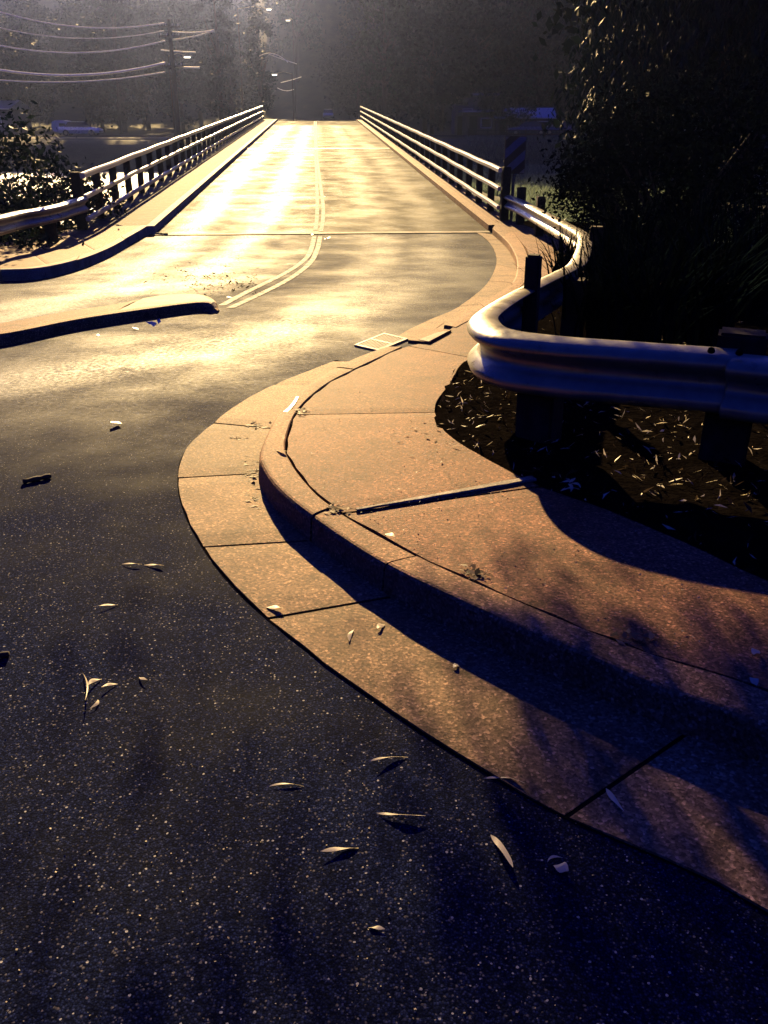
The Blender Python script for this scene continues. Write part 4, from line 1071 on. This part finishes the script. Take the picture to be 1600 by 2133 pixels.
lamp(508, 125, 560, 19, 'tall street lamp whose bright head is highest, near the top edge')
lamp(617, 150, 600, 42, 'thin street lamp just right of the highest lamp head')
lamp(612, 118, 572, 155, 'street lamp with a level arm reaching left over the far road')
lamp(362, 91.5, 390, 118, 'street lamp on a bracket just right of the power pole')
for i, (pp, lab) in enumerate((([(540, 117), (570, 112), (600, 130)], 'upper slack wire sagging over the far road'), ([(560, 113), (585, 122), (618, 133)], 'second slack wire over the far road, just under the upper one'), ([(585, 172), (602, 168), (628, 160)], 'wire beside the level-armed lamp over the far road'), ([(578, 183), (598, 189), (612, 186)], 'lowest short slack wire over the far road'))):
    wire(pp, .018, lab, d0=118.)

# ---------------------------------------------------------------- vehicles
def car(loc, rz, paint, label, wagon=False):
    e = empty('parked_car', loc, label, 'car', None, rz)
    # body as a loft along x (front = +x)
    prof = [(-2.2, .35, .62, .62), (-2.15, .28, .86, .78), (-1.5, .25, .93, .84), (-.6, .22, .92, .86), (.6, .22, .90, .86), (1.1, .24, .86, .85), (1.9, .27, .76, .80), (2.2, .32, .62, .66)]
    v = []; f = []
    for x, zl, zt, hw in prof:
        v += [(x, -hw * .9, zl), (x, -hw, (zl + zt) / 2), (x, -hw * .93, zt - .04), (x, -hw * .8, zt), (x, hw * .8, zt), (x, hw * .93, zt - .04), (x, hw, (zl + zt) / 2), (x, hw * .9, zl)]
    n_ = 8
    for i in range(len(prof) - 1):
        for j in range(n_): f.append((i * n_ + j, i * n_ + (j + 1) % n_, (i + 1) * n_ + (j + 1) % n_, (i + 1) * n_ + j))
    f += [tuple(range(n_)), tuple((len(prof) - 1) * n_ + j for j in range(n_))[::-1]]
    body = mobj('body', v, f, paint, e, smooth_=False)
    rear = -2.0 if wagon else -1.45
    mb = MB(); rt = [(rear + .35, -.58), (.35, -.58), (.35, .58), (rear + .35, .58)]; rb_ = [(rear, -.76), (1.05, -.76), (1.05, .76), (rear, .76)]
    mb.quad(*[(x, y, 1.40) for x, y in rt]); 
    for i in range(4):
        j = (i + 1) % 4; mb.quad((*rb_[i], .90), (*rb_[j], .90), (*rt[j], 1.37), (*rt[i], 1.37))
    mb.build('windows', M['glass'], e)
    MB().box(((rear + .7) / 2, 0, 1.395), (.35 - rear - .35 + .06, 1.2, .05), bev=.02).build('roof', paint, e)
    for x in (-1.35, 1.35):
        for y in (-.78, .78):
            w = MB().tube([(x, y - .1, .31), (x, y + .1, .31)], .31, 16).build('wheel', M['rubber'], e)
            MB().tube([(x, y - .108, .31), (x, y + .108, .31)], .18, 12).build('rim', M['galv'], w)
    for y in (-.55, .55): MB().box((2.17, y, .60), (.08, .3, .13), bev=.03).build('headlight', M['white_paint'], e)
    MB().box((2.2, 0, .42), (.12, 1.4, .14), bev=.03).build('bumper', M['galv'], e)
    MB().box((-2.2, 0, .45), (.12, 1.4, .14), bev=.03).build('bumper', M['galv'], e)
    return e
M['silver'] = simple('silver_car_paint', (.8, .84, .8), .3, .3, var=.05, bstr=0); M['navy'] = simple('dark_car_paint', (.06, .07, .1), .25, .3, var=.05, bstr=0); M['white_car'] = simple('white_car_paint', (.7, .7, .68), .3, 0, var=.05, bstr=0)
car((X(165, 103), 103, BANK + .17), 0, M['silver'], 'pale sedan seen side-on on the river road at left')
x, y = xy(1.9, 152); car((x, y, g(152) + .0), math.pi / 2 * -1 - AZ, M['white_car'], 'small distant car facing us on the far road over the bridge crest')
car((X(1100, 104), 104, BANK + .17), math.pi, M['navy'], 'dark car with a glinting nose parked in front of the long shed')
car((X(1170, 106), 106, BANK + .17), math.pi, M['navy'], 'second dark car half hidden right of the one by the shed', wagon=True)
# pale caravan
cv = empty('caravan', (X(128, 118), 118, BANK), 'small pale rounded caravan parked under the trees at far left', 'caravan')
v = []; f = []; K = 14
for y in (-1.05, 1.05):
    for i in range(K):
        a = 2 * math.pi * i / K; cx, sz = math.cos(a), math.sin(a)
        v.append((1.9 * math.copysign(abs(cx) ** .6, cx), y, 1.65 + 1.15 * math.copysign(abs(sz) ** .6, sz)))
f = [(i, (i + 1) % K, K + (i + 1) % K, K + i) for i in range(K)] + [tuple(range(K))[::-1], tuple(range(K, 2 * K))]
cv.scale = (.6, .6, .6)
mobj('body', v, f, M['white_paint'], cv)
MB().box((0.3, -1.06, 1.9), (1.2, .04, .6)).build('window', M['glass'], cv)
for x in (-.3, .4): MB().tube([(x, -1.08, .33), (x, -.85, .33)], .33, 14).build('wheel', M['rubber'], cv)

# ---------------------------------------------------------------- houses
M['wall_dark'] = simple('brick_wall', (.10, .07, .06), .9, var=.3, vscale=5.); M['roof_metal'] = simple('roof_sheet', (.30, .32, .36), .35, .5, var=.12, bstr=.1); M['wall_wb'] = simple('weatherboard', (.16, .15, .14), .8)
def house(px, d, w, dep, h, rh, label, name='house', eave=.5, wall='wall_dark', cat='house', nwin=2, z0=None):
    x = X(px, d); z = BANK if z0 is None else z0; e = empty(name, (x, d, z), label, cat)
    MB().box((0, dep / 2, h / 2), (w, dep, h)).build('wall', M[wall], e)
    W = w / 2 + eave; mb = MB()
    if rh > .4:
        mb.quad((-W, -eave, h), (W, -eave, h), (W, dep / 2, h + rh), (-W, dep / 2, h + rh)); mb.quad((-W, dep / 2, h + rh), (W, dep / 2, h + rh), (W, dep + eave, h), (-W, dep + eave, h))
        mb.quad((-W, -eave, h - .05), (-W, dep + eave, h - .05), (W, dep + eave, h - .05), (W, -eave, h - .05)); mb.quad((-W, -eave, h), (-W, dep / 2, h + rh), (-W, dep + eave, h)); mb.quad((W, -eave, h), (W, dep + eave, h), (W, dep / 2, h + rh))
    else: mb.box((0, dep / 2, h + .12), (2 * W, dep + 2 * eave, .22))
    mb.build('roof', M['roof_metal'], e)
    MB().box((0, -eave - .05, h + (.0 if rh > .4 else .1)), (2 * W, .12, .14), bev=.02).build('gutter', M['white_paint'], e)
    for i in range(nwin):
        xx = -w / 2 + w * (i + .5) / nwin + .3; fr_ = MB().box((xx, -.02, h * .55), (1.3, .1, 1.1)).build('window', M['white_paint'], e); MB().box((xx, -.05, h * .55), (1.1, .08, .9)).build('pane', M['glass'], fr_)
    MB().box((-w / 2 + .8, -.03, 1.05), (.9, .1, 2.1)).build('door', M['wood'], e)
    return e
house(1008, 112, 4.0, 6, 2.5, 0, 'small flat-roofed house with a bright lower roof edge left of the long shed', nwin=1)
up = house(990, 119, 5.0, 6, 4.4, 0, 'taller flat-roofed house behind the small flat-roofed one', wall='wall_wb')
house(1095, 111, 6.6, 5, 1.9, 1.1, 'long shed with a low blue-grey pitched roof beyond the river', name='shed', cat='shed', nwin=2, eave=.3)
house(-45, 116, 7, 7, 2.9, 1.0, 'low house with a bright roof edge at far left beyond the river', wall='wall_wb')
house(1425, 96, 3.0, 3, 2.4, .8, 'small hut with a pale roof edge almost lost under the weeping tree', name='hut', cat='hut', nwin=1, wall='wall_wb')
# post and rail fence on the far right bank
fe = empty('rail_fence', (X(985, 92), 96, BANK), 'low dark two-rail fence on the far right bank left of the chevron sign', 'fence')
fl = 9.5
for z in (.45, .8): MB().box((fl / 2, 0, z), (fl, .08, .1)).build('rail', M['wood'], fe)
for i in range(6): MB().box((fl * i / 5, .06, .45), (.14, .1, 1.0)).build('post', M['wood'], fe)
# chevron hazard board
cd = 19.6; cx_ = X(1077, cd); cz1 = at(1077, 283, cd).z; cz0 = at(1077, 362, cd).z; gz0 = ground_z(cx_, cd) - .3
cs_ = empty('chevron_sign', (cx_, cd, gz0), 'dark hazard board with diagonal stripes on a post behind the right railing end', 'sign')
MB().tube([(0, .03, -.3), (0, .03, cz1 - gz0 - .1)], .035, 8).build('post', M['galv'], cs_)
bw = .43; bz0, bz1 = cz0 - gz0, cz1 - gz0
MB().box((0, 0, (bz0 + bz1) / 2), (bw, .02, bz1 - bz0), bev=.006).build('board', M['black_paint'], cs_)
M['stripe'] = simple('faded_stripe', (.30, .30, .28), .6)
mb = MB(); sh = .36; per = (bz1 - bz0) / 2.0
def clipq(z0_, z1_):   # stripe rising to the right, clipped to board
    poly = [(-bw / 2 + .01, z0_), (bw / 2 - .01, z0_ + sh), (bw / 2 - .01, z1_ + sh), (-bw / 2 + .01, z1_)]
    def cl(poly, zc, keep_above):
        out = []
        for i in range(len(poly)):
            a, b = poly[i], poly[(i + 1) % len(poly)]; ia = (a[1] >= zc) == keep_above; ib_ = (b[1] >= zc) == keep_above
            if ia: out.append(a)
            if ia != ib_: u = (zc - a[1]) / (b[1] - a[1]); out.append((a[0] + (b[0] - a[0]) * u, zc))
        return out
    poly = cl(poly, bz0 + .012, True); poly = cl(poly, bz1 - .012, False) if len(poly) > 2 else poly
    return poly
for k in range(-1, 3):
    po = clipq(bz0 + per * k - .08, bz0 + per * (k + .5) - .08)
    if len(po) > 2: mb.quad(*[(x, -.014, z) for x, z in po])
mb.build('stripes', M['stripe'], cs_)

# ---------------------------------------------------------------- haze
m, nt, N, L, b = newmat('haze'); N.remove(b)
pv = N.new('ShaderNodeVolumePrincipled'); pv.inputs['Color'].default_value = (.36, .46, 1.0, 1); pv.inputs['Density'].default_value = .0006; pv.inputs['Anisotropy'].default_value = .95
L.new(pv.outputs[0], N['Material Output'].inputs['Volume'])
zs = [v_[2] for v_ in V]; zb, zt = min(zs) - 1, max(zs) + 28
hz = MB().box((0, 90, (zb + zt) / 2), (800, 640, zt - zb)).build('haze', m); hz['kind'] = 'stuff'; hz['label'] = 'thin sunlit haze filling the valley air'
